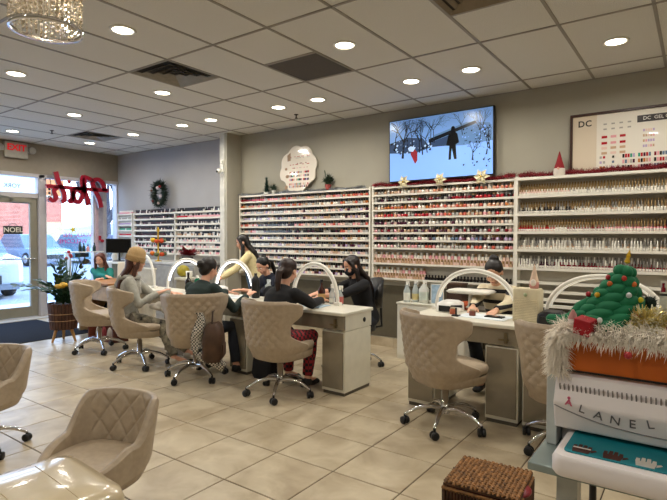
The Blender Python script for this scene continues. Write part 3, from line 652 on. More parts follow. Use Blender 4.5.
for (x_, z_, r_, c, n_) in ((.04, .1, .03, 'd8c8cc', 'ornament'), (.12, -.05, .03, 'd8c8cc', 'ornament'), (.10, .12, .025, '9c1c22', 'ornament'), (-.1, -.13, .025, '6d1418', 'ornament'), (.06, -.17, .025, 'bda9a4', 'ornament'), (-.14, .06, .022, '5d3320', 'ornament')):
    MB().ball((x_, -.06, z_), r_).build(n_, M('ball_'+c, c, .3), t)
# security camera on column
t = thing('security_camera', 'small white security camera on the wall column', 'camera', (-6.03, 5.44, 2.45))
MB().box(-.03, .03, -.01, 0, -.04, .16).tube([(0, 0, .02), (0, -.05, 0)], .012).build('mount', white, t, bev=.004)
MB().ball((0, -.07, -.02), (.035, .045, .04)).build('body', white, t); MB().ball((0, -.105, -.03), (.02, .015, .02)).build('lens', black, t)
MB().box(-.02, .02, -.03, -.0, .10, .15).build('sensor', white, t)
t = thing('wall_outlet', 'white wall outlet box beside the low white cabinet', 'outlet', (-3.02, YW-.006, .50))
MB().box(-.04, .04, -.03, 0, -.065, .065).build('plate', white, t, bev=.003); MB().box(-.015, .015, -.032, -.0305, .015, .04).build('socket', black, t); MB().box(-.015, .015, -.032, -.0305, -.04, -.015).build('socket', black, t)

# garlands on top
def garland(label, x0, x1, z, m, R, amp=.01, dens=500, y=YW-.07):
    b = MB(); rnd = random.Random(int(abs(x0)*100)); n = int((x1-x0)*dens)
    b.tube([(x0+(x1-x0)*k/20, y, z+amp*sin(k*1.7)) for k in range(21)], R*.35, 6)
    for k in range(n):
        x_ = x0+(x1-x0)*k/n; needles(b, (x_, y, z+amp*sin(k/n*20*1.7)), 3, R*.3, R, rnd=rnd, rad=.003)
    o = b.build('garland', m, fix=False); return tag(o, label, 'garland')
garland('red tinsel garland along the rack top under the television', -3.44, -1.64, 2.085, M('red_tinsel', '7c1420', .35, .3), .045, .012)
garland('red tinsel garland on the right rack under the poster', -1.60, .6, 2.085, M('red_tinsel', '7c1420', .35, .3), .045, .008)
garland('silver tinsel garland along the top of the left rack', -5.92, -3.56, 2.07, M('silver_tinsel', '8f9296', .3, .6), .03, .006)
def poinsettia_bloom(label, x, z, c, r_=.085, y=YW-.12, name='poinsettia_flower', cat='flower'):
    t = thing(name, label, cat, (x, y, z)); rnd = random.Random(int(abs(x)*91))
    for ly, (n_, rr_) in enumerate(((6, r_), (5, r_*.62))):
        for k in range(n_):
            a = 2*pi*k/n_+ly*.5+rnd.uniform(-.1, .1); q = MB(); dy = -.01-ly*.015; ww = rr_*.28
            ca, sa = cos(a), sin(a)
            def P(s, wv, d): return (ca*s-sa*wv, d, sa*s+ca*wv)
            vs = [P(0.01, 0, dy), P(rr_*.5, ww, dy-.02), P(rr_, 0, dy+.005), P(rr_*.5, -ww, dy-.02), P(rr_*.5, 0, dy-.006)]
            q._add(vs+[(a_, b2_+.004, c_) for a_, b2_, c_ in vs], [(0, 1, 4), (1, 2, 4), (2, 3, 4), (3, 0, 4), (5, 9, 6), (6, 9, 7), (7, 9, 8), (8, 9, 5), (0, 5, 6, 1), (1, 6, 7, 2), (2, 7, 8, 3), (3, 8, 5, 0)]); q.build('petal', M('petal_'+c, c, .6), t)
    MB().ball((0, -.035, 0), .012).build('centre', M('flower_centre', 'c9a83c', .5), t); return t
poinsettia_bloom('cream fabric poinsettia on the garland, under the left end of the television', -2.97, 2.10, 'e9dfbb')
poinsettia_bloom('cream fabric poinsettia on the garland, under the middle of the television', -2.49, 2.10, 'e9dfbb')
poinsettia_bloom('cream fabric poinsettia on the garland, under the right end of the television', -1.995, 2.10, 'e9dfbb', .095)
# gnome with red hat
t = thing('gnome_figure', 'small white bearded gnome with tall red hat beside the framed poster', 'figurine', (-1.19, YW-.08, 2.06))
MB().lathe([(.05, 0), (.06, .02), (.055, .07), (.03, .10), (.01, .11)], n=14).build('body', M('gnome_white', 'd9cfc2', .9), t)
MB().lathe([(.052, .07), (.05, .085), (.03, .15), (.012, .22), (.004, .25)], n=14).build('hat', M('gnome_red', '8e1a22', .8), t)
MB().ball((0, -.055, .07), .013).build('nose', M('gnome_nose', 'd8a890', .6), t)
# little tree + snowman at left
t = thing('mini_tree', 'tiny dark green cone tree standing on the left rack', 'decoration', (-5.32, YW-.07, 2.06))
MB().lathe([(.045, 0), (.045, .02), (.03, .03)], n=10).build('stand', M('mini_snow', 'd6d4cc', .8), t)
b = MB(); rnd = random.Random(5)
for k in range(12): needles(b, (0, 0, .04+k*.019), 40, .02, .055*(1-k/13), rnd=rnd)
b.build('foliage', M('dark_conifer', '16352b', .9), t, fix=False)
t = thing('mini_plant', 'tiny bushy evergreen sprig in a pale pot on the left rack', 'decoration', (-5.18, YW-.07, 2.06))
MB().lathe([(.02, 0), (.03, .05), (.025, .05)], n=10).build('pot', M('mini_snow', 'd6d4cc', .8), t); b = MB(); needles(b, (0, 0, .09), 160, .03, .055, rnd=rnd, up=.3); b.build('foliage', M('sprig_green', '34483a', .9), t, fix=False)
t = thing('potted_sprig', 'small evergreen sprig in a red pot right of the cloud sign', 'decoration', (-4.17, YW-.07, 2.07))
MB().lathe([(.03, 0), (.045, .07), (.04, .07)], n=12).build('pot', M('red_pot', '8e3a34', .6), t); b = MB()
for k in range(7): needles(b, (rnd.uniform(-.05, .05), 0, .1+rnd.random()*.08), 60, .03, .06, rnd=rnd, up=.6)
b.tube([(-.02, 0, .07), (-.06, 0, .27)], .006, 5); b.build('foliage', M('sprig_dark', '2b3a26', .9), t, fix=False)

# chandelier
t = thing('chandelier', 'round crystal bead drum chandelier hanging at the top left', 'chandelier', (-2.47, 1.16, 2.365)); RC = .148
cry = M('crystal', 'e9e2d6', .05, .75, var=0); cry2 = M('crystal_clear', 'fff6e8', .02, 0, var=0, trans=.6)
for z_ in (0, .55):
    MB().lathe([(RC-.006, z_), (RC+.006, z_), (RC+.006, z_+.018), (RC-.006, z_+.018), (RC-.006, z_)], n=48, caps=False).build('ring', chrome, t)
rnd = random.Random(8); bb = MB()
for ringr, n_ in ((RC, 44), (RC*.66, 26), (RC*.33, 12)):
    for k in range(n_):
        a = 2*pi*k/n_; x_, y_ = ringr*cos(a), ringr*sin(a); z_ = .02+rnd.random()*.02
        while z_ < .55:
            s_ = rnd.uniform(.005, .009); c = (x_, y_, z_); bb._add([(x_+s_, y_, z_), (x_, y_+s_, z_), (x_-s_, y_, z_), (x_, y_-s_, z_), (x_, y_, z_+s_*1.5), (x_, y_, z_-s_*1.5)], [(0, 1, 4), (1, 2, 4), (2, 3, 4), (3, 0, 4), (1, 0, 5), (2, 1, 5), (3, 2, 5), (0, 3, 5)], 0 if rnd.random() < .6 else 1); z_ += rnd.uniform(.014, .026)
tag(bb.build('crystal_strings', [cry, cry2], t, fix=False), kind='stuff')
MB().lathe([(.03, .56), (.03, .64), (.006, .66)], n=10).box(-RC, RC, -.006, .006, .555, .565).box(-.006, .006, -RC, RC, .555, .565).build('canopy', chrome, t)

for k in range(4):
    a = pi/2*k+.4; MB().ball((.06*cos(a), .06*sin(a), .36), (.014, .014, .03), 10, 8).build('bulb', M('bulb_glow', 'ffe9c4', .4, var=0, emit=20), t)
L = bpy.data.lights.new('chandelier_lamp', 'POINT'); L.energy = 9; L.color = (1, .9, .74); L.shadow_soft_size = .04; lo = bpy.data.objects.new('lamp_light', L); COL.objects.link(lo); lo.parent = t; lo.location = (0, 0, .3)

# ================================================================ CHAIRS
wheelm = M('caster_black', '1a1a1c', .4, var=0)
def star_base(t, hs, R=.30, gas='chrome'):
    for k in range(5):
        a = 2*pi*k/5+.3; q = MB(); c, s = cos(a), sin(a)
        q.tube([(c*.02, s*.02, .135), (c*R*.35, s*R*.35, .150), (c*R*.7, s*R*.7, .125), (c*R, s*R, .075)], [.022, .018, .015, .012], 8); lg = q.build('leg', chrome, t)
        q = MB(); q.T = Matrix.Translation((c*R, s*R, .03)) @ Matrix.Rotation(a+.7, 4, 'Z') @ Matrix.Rotation(pi/2, 4, 'Y')
        q.lathe([(.01, -.026), (.028, -.026), (.03, -.02), (.03, -.006), (.018, -.004), (.018, .004), (.03, .006), (.03, .02), (.028, .026), (.01, .026)], n=12); q.T = Matrix.Identity(4); q.tube([(c*R, s*R, .05), (c*R, s*R, .078)], .010, 6)
        q.build('caster', wheelm, lg)
    MB().lathe([(.034, .10), (.036, .165), (.027, .17), (.027, hs-.19), (.02, hs-.19), (.02, hs-.10)], n=14).build('gas_column', chrome, t)
    MB().box(-.1, .1, -.09, .09, hs-.115, hs-.095).build('seat_plate', black, t)
def sstep(a, b, x): x = max(0, min(1, (x-a)/(b-a))); return x*x*(3-2*x)
def tufted_chair(label, x, y, rz, group='tufted taupe swivel chairs', hs=.47, s=1.0):
    t = thing('tufted_swivel_chair', label, 'chair', (x, y, 0), rz, group, s)
    NU, NV = 90, 46; b = MB(); th_ = .045; ZBOT, ZTOP = .34, .875
    def ext(z):                       # half angle that the shell wraps at height z: arms, waist, wings, rounded top
        if z < .44: return 124-8*sstep(.40, .34, z) if False else 124
        if z < .585: return 124-60*sstep(.44, .585, z)**.8
        if z < .66: return 64
        if z < .76: return 64+22*sstep(.66, .76, z)
        if z < .82: return 86
        return 86-30*sstep(.82, ZTOP, z)**1.5
    grid_o, grid_i = [], []
    def plan(a, z):
        f = (z-ZBOT)/(ZTOP-ZBOT); ca, sa = cos(a), sin(a); ex = 2.7; rx, ry = .262+.02*f, .262
        return 1/((abs(sa)/rx)**ex+(abs(ca)/ry)**ex)**(1/ex)+.075*f*max(0, ca)+.035*sstep(.6, .8, z)*sstep(50, 80, abs(a)*180/pi)-.045*(1-sstep(0, .28, f))
    for j in range(NV+1):
        z = ZBOT+(ZTOP-ZBOT)*j/NV; A_ = RAD(ext(z)); ro_, ri_ = [], []; f = j/NV
        for i in range(NU+1):
            u_ = -1+2*i/NU; a = A_*u_; ca, sa = cos(a), sin(a); R_ = plan(a, z); aa = abs(a)*180/pi
            edge = sstep(0, .07, f)*sstep(0, .05, 1-f)*sstep(0, .05, 1-abs(u_)); tuft = 0
            if aa < 60 and .40 < z < .85:
                U = a*.28/.085; V = (z-.60)/.085; du = (U+V) % 1-.5; dv = (U-V) % 1-.5
                tuft = (.013*(min(.5-abs(du), .5-abs(dv))*2)**.6-.009)*(1-sstep(38, 52, aa))*sstep(.40, .46, z)*(1-sstep(.80, .85, z))
            ro = R_+tuft-.014*(1-edge); ri = R_-th_+.014*(1-edge)
            ro_.append((sa*ro, -ca*ro, z)); ri_.append((sa*ri, -ca*ri, z))
        grid_o.append(ro_); grid_i.append(ri_)
    rs = [grid_o[j]+list(reversed(grid_i[j])) for j in range(NV+1)]
    b.rings(rs, smooth=True); b.build('backrest', leather, t)
    tb_ = MB()
    for i in range(-3, 4):
        for j in range(-3, 3):
            U = i; V = j
            for off in (0, .5):
                a = (U+off)*.085/.28; z = .60+(V+off)*.085
                if abs(a) > RAD(46) or not .44 < z < .83: continue
                ca, sa = cos(a), sin(a); R_ = plan(a, z)-.010
                tb_.ball((sa*R_, -ca*R_, z), .008, 6, 4)
    tag(tb_.build('tufting_buttons', leather, t), kind='stuff')
    # seat cushion and apron
    def ov(sx, sy, z, cy=.03, n=40):
        o_ = []
        for k in range(n):
            a = 2*pi*k/n; ca, sa = cos(a), sin(a); ex = 3; q = 1/((abs(ca)/sx)**ex+(abs(sa)/sy)**ex)**(1/ex); o_.append((ca*q, sa*q+cy, z))
        return o_
    MB().rings([ov(.20, .21, hs-.135), ov(.235, .25, hs-.115), ov(.238, .258, hs-.06)]).build('seat_base', leather, t)
    MB().rings([ov(.225, .245, hs-.055), ov(.24, .265, hs-.045), ov(.245, .27, hs-.015), ov(.235, .26, hs+.008), ov(.19, .21, hs+.018), ov(.1, .11, hs+.022)]).build('seat_cushion', leather, t)
    star_base(t, hs); return t
tufted_chair('tufted taupe swivel chair holding the client in dark green, brown bag on its side', -4.09, 3.33, RAD(46))
tufted_chair('tufted taupe swivel chair under the client in black with a red plaid lap', -3.05, 3.43, RAD(-4))
tufted_chair('large empty tufted taupe swivel chair at the right desk', -1.53, 3.58, RAD(-26))
tufted_chair('tufted taupe swivel chair half hidden behind the Christmas display', -.70, 3.66, RAD(0))
tufted_chair('empty tufted taupe swivel chair beside the potted plant', -6.02, 3.42, RAD(-38))
tufted_chair('tufted taupe swivel chair under the client in a beige knit hat', -4.98, 3.29, RAD(-40))
def scoop_chair(label, x, y, rz, s=.86):
    t = thing('quilted_scoop_chair', label, 'chair', (x, y, 0), rz, 'quilted scoop chairs in the foreground', s); hs = .47
    NU, NV = 220, 60; TH = RAD(150); rs = []
    for i in range(NU+1):
        a = -TH+2*TH*i/NU; aa = abs(a)*180/pi
        top = .76 if aa < 48 else .76-.20*sstep(48, 84, aa) if aa < 84 else .56-.10*sstep(84, 150, aa)
        bot = .33; o_, i_ = [], []; ca, sa = cos(a), sin(a)
        for j in range(NV+1):
            f = j/NV; z = bot+(top-bot)*f; rx, ry, ex = .265, .25, 2.8; rad_ = 1/((abs(sa)/rx)**ex+(abs(ca)/ry)**ex)**(1/ex)
            R_ = rad_+.09*f*max(0, ca)*(1 if aa < 90 else 0)-.05*(1-sstep(0, .3, f)); edge = sstep(0, .1, f)*sstep(0, .08, 1-f)
            q = 0
            if aa < 50 and z > hs-.02:
                U = a*rad_/.13; V = (z-.5)/.17; du = abs((U+V) % 1-.5); dv = abs((U-V) % 1-.5); q = .012*(1-min(.5-du, .5-dv)*2)**7*(1-sstep(45, 50, aa))*(1-sstep(.93, .98, f))
            ro = R_-.014*(1-edge); ri = R_-.055+.012*(1-edge)+q
            o_.append((sa*ro, -ca*ro, z)); i_.append((sa*ri, -ca*ri, z))
        rs.append(o_+list(reversed(i_)))
    MB().rings(rs).build('backrest', leather, t)
    def ov(s_, z, n=40):
        o_ = []
        for k in range(n):
            a = 2*pi*k/n; ca, sa = cos(a), sin(a); q = 1/((abs(ca)/.265)**3+(abs(sa)/.27)**3)**(1/3)*s_; o_.append((ca*q, sa*q+.02, z))
        return o_
    MB().rings([ov(.7, .32), ov(.86, .335), ov(.95, .38), ov(.96, .44)]).build('seat_base', leather, t)
    MB().rings([ov(.84, .44), ov(.87, .455), ov(.86, hs), ov(.78, hs+.015), ov(.5, hs+.02)]).build('seat_cushion', leather, t)
    star_base(t, hs-.02); return t
scoop_chair('low quilted taupe scoop chair in the foreground, whole back visible', -2.27, 1.26, RAD(-165), .84)
scoop_chair('quilted taupe scoop chair cut by the left edge of the photo', -3.84, 1.36, RAD(-160))
# glossy cushion
t = thing('pedicure_stool', 'glossy cream vinyl stool top in the bottom left corner', 'stool', (-1.93, .83, 0), RAD(-4), None, 1.02)
def rr_out(hx, hy, rd, z, n=8):
    o_ = []
    for cx_, cy_, a0 in ((hx-rd, hy-rd, 0), (-hx+rd, hy-rd, pi/2), (-hx+rd, -hy+rd, pi), (hx-rd, -hy+rd, 3*pi/2)):
        for k in range(n+1): a = a0+pi/2*k/n; o_.append((cx_+rd*cos(a), cy_+rd*sin(a), z))
    return o_
MB().rings([rr_out(.21, .20, .05, .36), rr_out(.24, .23, .06, .38), rr_out(.25, .24, .06, .46), rr_out(.24, .23, .06, .492), rr_out(.20, .19, .05, .503), rr_out(.05, .06, .02, .506)]).build('cushion', leather_c, t)
for yy in (-.075, .085): MB().tube([(-.235, yy, .493), (-.18, yy, .5035), (0, yy, .5062), (.18, yy, .5035), (.235, yy, .493)], .0018, 6).build('seam', M('seam_tan', 'b9a680', .5), t)
MB().lathe([(.2, 0), (.2, .02), (.05, .05), (.04, .06), (.04, .355), (.15, .36)], n=24).build('pedestal', chrome, t)

# ================================================================ DESKS
def desk(label, x0, x1, y0, y1, ht, peds, group, cabd=.36, back=False):
    t = thing('manicure_desk', label, 'desk', ((x0+x1)/2, (y0+y1)/2, 0), group=group); cx, cy = (x0+x1)/2, (y0+y1)/2; hx, hy = (x1-x0)/2, (y1-y0)/2
    MB().box(-hx-.01, hx+.01, -hy-.015, hy+.01, ht-.032, ht).build('worktop', cream, t, bev=.008)
    MB().box(-hx+.0, hx-.0, -hy+.01, -hy+.03, ht-.16, ht-.033).build('apron', mirror_gr if not back else cream, t)
    MB().box(hx-.035, hx, -hy+.03, hy-.01, ht-.17, ht-.033).build('side_drawer', cream, t, bev=.003)
    q = MB(); q.T = Matrix.Translation((hx+.001, .10, ht-.10)) @ Matrix.Rotation(pi/2, 4, 'Y'); q.lathe([(.001, 0), (.022, 0), (.024, .004), (.012, .012), (.001, .012)], n=16); q.build('knob', black, t)
    MB().box(hx-.10, hx-.08, -hy-.012, -hy+.01, ht-.14, ht-.06).box(hx-.14, hx-.06, -hy-.016, -hy-.008, ht-.12, ht-.105).build('latch', M('latch_bronze', '6c6046', .4, .6), t)
    for side in peds:
        a, b_ = (hx-.25, hx) if side == 'R' else (-hx, -hx+.25)
        nm = MB().box(a, b_, -hy+.02, hy-.02, .03, ht-.175).build('cabinet', cream, t, bev=.003)
        MB().box(a+.012, b_-.014, -hy+.008, -hy+.0195, .06, ht-.185).build('door', mirror_gr, nm)
        MB().box(a+.01, b_-.01, -hy+.03, hy-.03, 0, .029).build('plinth', M('plinth_dark', '5a5348', .5), nm)
        for px_ in (a+.03, b_-.03): MB().ball((px_, hy-.03, .02), .02, 8, 6).build('caster', wheelm, nm)
    return t
G1 = 'row of cream manicure desks'
desk('cream manicure desk at the right end of the left row, side drawer with round knob', -3.72, -2.53, 3.68, 4.16, .75, 'R', G1)
desk('cream manicure desk in the middle of the left row, two seated clients', -4.93, -3.74, 3.68, 4.16, .75, 'RL', G1)
desk('cream manicure desk at far left end of the row, by the knit hatted client', -6.1, -4.95, 3.75, 4.16, .75, 'R', G1)
desk('cream manicure desk at right where the woman in stripes works', -1.99, -1.075, 3.84, 4.36, .765, 'RL', None)
desk('cream manicure desk on the right, behind the Christmas display', -1.045, -.10, 3.84, 4.36, .765, 'LR', None)
# low white cabinet by the wall
t = thing('low_cabinet', 'low white cabinet against the wall with spray bottles on top', 'cabinet', (-2.45, 5.45, 0))
MB().box(-.41, .41, -.18, .18, .0, .64).build('body', white, t, bev=.003); MB().box(-.42, .42, -.19, .19, .641, .66).build('top', cream, t, bev=.003)
for k in range(2): MB().box(-.40+k*.405, -.005+k*.405, -.192, -.1805, .05, .62).build('door', white, t)

# arch lamps
def arch_lamp(label, x0, y0, x1, y1, z, h, lit, rad_=.016):
    t = thing('arch_lamp', label, 'lamp', ((x0+x1)/2, (y0+y1)/2, z)); dx, dy = (x1-x0)/2, (y1-y0)/2
    pts = [(dx*cos(a)*-1, dy*cos(a)*-1, h*sin(a)**.85) for a in [pi*k/32 for k in range(33)]]
    arm = M('arch_white', 'e6e2d8', .35, var=0)
    MB().tube(pts, rad_, 10).build('arch', arm, t)
    em_ = M('arch_led_on', 'f3f6ff', .4, var=0, emit=5) if lit else M('arch_led_off_glow', 'f0ece0', .4, var=0, emit=.25)  # strips of switched-off lamps get a faint glow added to their material
    lp = [Vector(p)*1 for p in pts[3:-3]]
    MB().tube([(p.x*.955, p.y*.955, p.z-.012) for p in lp], rad_*.72, 8).build('led_strip', em_, t)
    for s_ in (-1, 1): MB().box(s_*dx-.035, s_*dx+.035, s_*dy-.025, s_*dy+.025, 0, .03).build('clamp', arm, t, bev=.004)
    return t
arch_lamp('white arch lamp, off, over the right desk before the woman in stripes', -1.93, 4.30, -1.15, 4.13, .765, .375, 0)
arch_lamp('white arch lamp mostly hidden behind the plush Christmas tree', -.98, 4.25, -.16, 4.2, .765, .37, 0)
arch_lamp('plain white arch lamp at the right end of the left row of desks', -3.42, 4.05, -2.86, 4.06, .75, .40, 0, .018)
arch_lamp('brightly lit arch lamp in front of the standing woman in cream', -4.58, 4.02, -4.0, 4.06, .75, .40, 1, .018)
arch_lamp('brightly lit arch lamp left of the client in dark green', -5.42, 3.98, -4.80, 4.10, .75, .39, 1, .018)
arch_lamp('dim arch lamp right behind the client in the knit hat', -6.35, 4.12, -5.72, 4.0, .75, .42, 0)
#PART3

# ================================================================ PEOPLE
SK1 = M('skin_light', 'd9a488', .55, var=.02); SK2 = M('skin_tan', 'd0a083', .55, var=.02); LIP = M('lips', 'a2564c', .5); EYE = M('eye_dark', '231a17', .3)
def hair_m(c): return M('hair_'+c, c, .45, var=.2, scale=60)
def ik(S_, Hn, a, b_, hint):
    d = Hn-S_; L = min(d.length, a+b_-.005); dn = d.normalized(); x = (a*a-b_*b_+L*L)/(2*L); h = math.sqrt(max(a*a-x*x, 0)); hp = hint-dn*hint.dot(dn); hp.normalize(); return S_+dn*x+hp*h, S_+dn*L
def hand(b, wr, d, nrm, side, curl=.5):
    d = d.normalized(); nrm = (nrm-d*nrm.dot(d)).normalized(); lat = d.cross(nrm)*side          # lat: towards the thumb
    b.rings([[tuple(wr+d*l+lat*(hw*cos(t))+nrm*(ht*sin(t))) for t in [2*pi*k/12 for k in range(12)]] for l, hw, ht in ((-.02, .024, .019), (.0, .026, .018), (.03, .038, .016), (.07, .042, .014), (.085, .038, .011))])
    for k, (off, L) in enumerate(((.031, .070), (.011, .078), (-.010, .073), (-.030, .058))):
        p = wr+d*.078+lat*off; dd = (d+lat*off*1.5).normalized(); q = [p]; a = 0; c = dd
        for seg in (.45, .32, .25):
            q.append(q[-1]+c*L*seg); a += curl*(.5+.25*k/3); c = (dd*cos(a)-nrm*sin(a)).normalized()
        b.cap_limb(q, [.0092, .0086, .008, .007], 8)
    p = wr+d*.022+lat*.026; b.cap_limb([p, p+(d*.6+lat*.7-nrm*.2).normalized()*.035, p+(d*.85+lat*.5-nrm*.3).normalized()*.066], [.0125, .010, .0085], 8)
def person(label, x, y, rz, hs, lean, head, hands_, feet=None, hair=('bun', '1d1614'), top=None, bottom=None, shoe='1c1c1e', skin=SK1, sc=.95, stand=False, extra=None, mask=None, elbow=-.35, slim=1.0, sh_fwd=0):
    t = thing('person', label, 'person', (x, y, 0), rz, None, sc); inv = (Matrix.Translation((x, y, 0)) @ Matrix.Rotation(rz, 4, 'Z') @ Matrix.Scale(sc, 4)).inverted()
    V = Vector; P = V((0, 0, (hs+.09)/sc if not stand else .93)); sd = V((0, sin(lean), cos(lean))); fw = V((0, cos(lean), -sin(lean))); X = V((1, 0, 0))
    C = P+sd*.42+fw*sh_fwd; N = P+sd*.50+fw*(.01+sh_fwd); hp, hy, hr = head
    HR = Matrix.Rotation(hy, 3, 'Z') @ Matrix.Rotation(hr, 3, 'Y') @ Matrix.Rotation(-hp, 3, 'X')
    HC = N+(sd*.55+HR @ V((0, .02, 1))*.45).normalized()*.145+HR @ V((0, .015, 0))
    def hd(v): return HC+HR @ V(v)
    arms = []
    for s_, tgt in ((-1, hands_[0]), (1, hands_[1])):
        Sh = C+X*(.172*s_*slim)+sd*.0; T = inv @ V(tgt); E_, Wr = ik(Sh, T, .285, .25, V((s_*.45, -.25, -1+elbow*0))); arms.append((s_, Sh, E_, Wr))
    legs = []
    for s_ in (-1, 1):
        hip = P+V((s_*.088, .02, -.02))
        if stand: kn = V((s_*.10, .03, .50)); an = V((s_*.10, -.02, .09))
        elif feet: an = inv @ V(feet[0 if s_ < 0 else 1]); kn, an = ik(hip, an, .43, .42, V((s_*.15, 1, .35)))
        else: kn = hip+V((s_*.06, .40, .01)); an = V((s_*.13, .42, .09))
        legs.append((s_, hip, kn, an))
    def torso(b, g=0.0, hip=True):
        rs = [(-.06, .150, .110), (.0, .165, .122), (.10, .148, .108), (.20, .140, .100), (.30, .155, .110), (.38, .165, .105), (.43, .150, .082), (.465, .095, .062), (.50, .056, .056)]
        b.rings([[tuple(P+sd*h+fw*(sh_fwd*max(0, h)/.42)+X*((a*slim+g)*cos(q))+fw*((c+g)*sin(q))) for q in [2*pi*k/20 for k in range(20)]] for h, a, c in rs])
    # ---- body: one continuous skin surface
    b = MB(); torso(b, -.014)
    b.cap_limb([N-sd*.03, HC-(HR @ V((0, .01, .03)))], [.05, .046])
    b.ball(hd((0, -.008, .03)), (.076, .095, .085), 18, 12, rot=HR); b.ball(hd((0, .022, -.04)), (.057, .066, .074), 16, 10, rot=HR); b.ball(hd((0, .052, -.088)), .024)
    b.ball(hd((0, .088, -.016)), (.012, .018, .02), 10, 6, rot=HR); b.cap_limb([hd((0, .08, .01)), hd((0, .096, -.022))], [.009, .013])
    for s_ in (-1, 1): b.ball(hd((s_*.077, -.008, -.01)), (.011, .02, .03), 10, 6, rot=HR); b.ball(hd((s_*.035, .062, -.03)), .027)
    for s_, Sh, E_, Wr in arms:
        b.cap_limb([Sh, E_, E_.lerp(Wr, .35), Wr], [.034, .030, .034, .024]); d = (Wr-E_).normalized(); hand(b, Wr, (d+V((0, 0, -.15))).normalized(), V((0, 0, 1)), -s_, .45)
    for s_, hip, kn, an in legs: b.cap_limb([hip, kn, kn.lerp(an, .3), an], [.070, .050, .052, .034]); b.cap_limb([an, an+V((0, .13, -.045))], [.034, .026])
    b.build('body', skin, t, remesh=.0075, smooth_it=3)
    # ---- face
    for s_ in (-1, 1):
        e = MB(); e.ball(hd((s_*.031, .078, .006)), (.013, .008, .0065), 10, 6, rot=HR).build('eye', M('eye_white', 'e4dcd4', .3), t); i_ = MB(); i_.ball(hd((s_*.031, .0845, .005)), (.006, .004, .006), 8, 6, rot=HR).build('iris', EYE, t)
        MB().cap_limb([hd((s_*.016, .088, .026)), hd((s_*.032, .086, .031)), hd((s_*.046, .074, .026))], [.003, .0035, .002], 6).build('eyebrow', hair_m(hair[1]), t)
    if mask is None: MB().cap_limb([hd((-.02, .078, -.062)), hd((0, .086, -.060)), hd((.02, .078, -.062))], [.003, .0055, .003], 6).build('mouth', LIP, t)
    else:
        m_ = MB(); m_.ball(hd((0, .036, -.042)), (.063, .071, .062), 16, 10, rot=HR); m_.cap_limb([hd((-.06, .03, -.03)), hd((-.079, -.01, -.005))], [.004, .004], 6).cap_limb([hd((.06, .03, -.03)), hd((.079, -.01, -.005))], [.004, .004], 6); m_.build('face_mask', M('mask_'+mask, mask, .8), t)
    # ---- clothing
    tm, long_ = top; b = MB(); torso(b, .012)
    for s_, Sh, E_, Wr in arms:
        cuff = E_.lerp(Wr, long_); b.cap_limb([Sh-X*s_*.02, Sh.lerp(E_, .5), E_, E_.lerp(cuff, .5)], [.066, .060, .052, .047]); b.tube([E_.lerp(cuff, .5), cuff], [.047, .038], 12)
    b.build('top', tm, t, remesh=.011, smooth_it=3)
    b = MB(); rs_ = [(-.09, .12, .09), (-.04, .165, .128), (.04, .168, .13), (.09, .155, .118)]
    b.rings([[tuple(P+sd*h+X*((a*slim)*cos(q))+fw*(c*sin(q))) for q in [2*pi*k/18 for k in range(18)]] for h, a, c in rs_])
    for s_, hip, kn, an in legs: b.cap_limb([hip+V((0, -.01, 0)), hip.lerp(kn, .5), kn, kn.lerp(an, .4)], [.094, .084, .069, .064]); b.tube([kn.lerp(an, .4), an+V((0, 0, .03))], [.064, .052], 12)
    b.build('trousers', bottom, t, remesh=.012, smooth_it=3)
    for s_, hip, kn, an in legs:
        q = MB(); q.ball(an+V((0, .0, -.03)), (.042, .055, .05)); q.ball(an+V((0, .09, -.052)), (.044, .095, .034)); q.ball(an+V((0, .13, -.058)), (.044, .06, .028)); q.build('shoe', M('shoe_'+shoe, shoe, .6), t, remesh=.009, smooth_it=2)
    # ---- hair
    kind, hc = hair; hm = hair_m(hc); b = MB()
    b.ball(hd((0, -.022, .045)), (.087, .098, .083), 18, 12, rot=HR); b.ball(hd((0, -.055, -.005)), (.078, .062, .085), 16, 10, rot=HR)
    if kind == 'bun':
        for s_ in (-1, 1): b.ball(hd((s_*.07, -.01, .03)), (.018, .045, .05), 10, 8, rot=HR)
        b.ball(hd((0, -.125, .02)), (.046, .036, .046), 14, 10)
    if kind == 'topbun': b.ball(hd((0, -.08, .115)), (.05, .045, .035), 14, 10)
    if kind in ('pony',):
        b.cap_limb([hd((0, -.11, .0)), hd((0, -.15, -.04)), hd((0, -.15, -.14)), hd((.01, -.12, -.26))], [.03, .034, .032, .014])
    if kind in ('long', 'longback', 'beanie', 'ringlets'):
        for s_ in (-1, 1):
            b.cap_limb([hd((s_*.05, .045, .085)), hd((s_*.082, .03, .02)), hd((s_*.088, .02, -.06))], [.02, .022, .022])
            if kind == 'long': b.cap_limb([hd((s_*.088, .01, -.05)), C+X*s_*.10+fw*.08+sd*.02, C+X*s_*.09+fw*.11-sd*.20], [.03, .035, .018])
            else: b.cap_limb([hd((s_*.085, .0, -.05)), C+X*s_*.09+fw*.03+sd*.05, C+X*s_*.08+fw*.09-sd*.06], [.028, .028, .014])
        b.rings([[tuple(c_+X*(hw*cos(q))+fw*(-.0+dp_*sin(q))) for q in [2*pi*k/16 for k in range(16)]] for c_, hw, dp_ in ((hd((0, -.06, .02)), .08, .05), (hd((0, -.07, -.07)), .088, .05), (C-fw*.10+sd*.04, .095, .045), (C-fw*.125-sd*.10, .085, .035), (C-fw*.12-sd*.22, .05, .02))])
    b.build('hair', hm, t, remesh=.009, smooth_it=2)
    def part(name, mb, m, **kw): return mb.build(name, m, t, **kw)
    if extra: extra(t, dict(P=P, C=C, N=N, HC=HC, hd=hd, HR=HR, sd=sd, fw=fw, X=X, arms=arms, legs=legs, part=part))
    return t
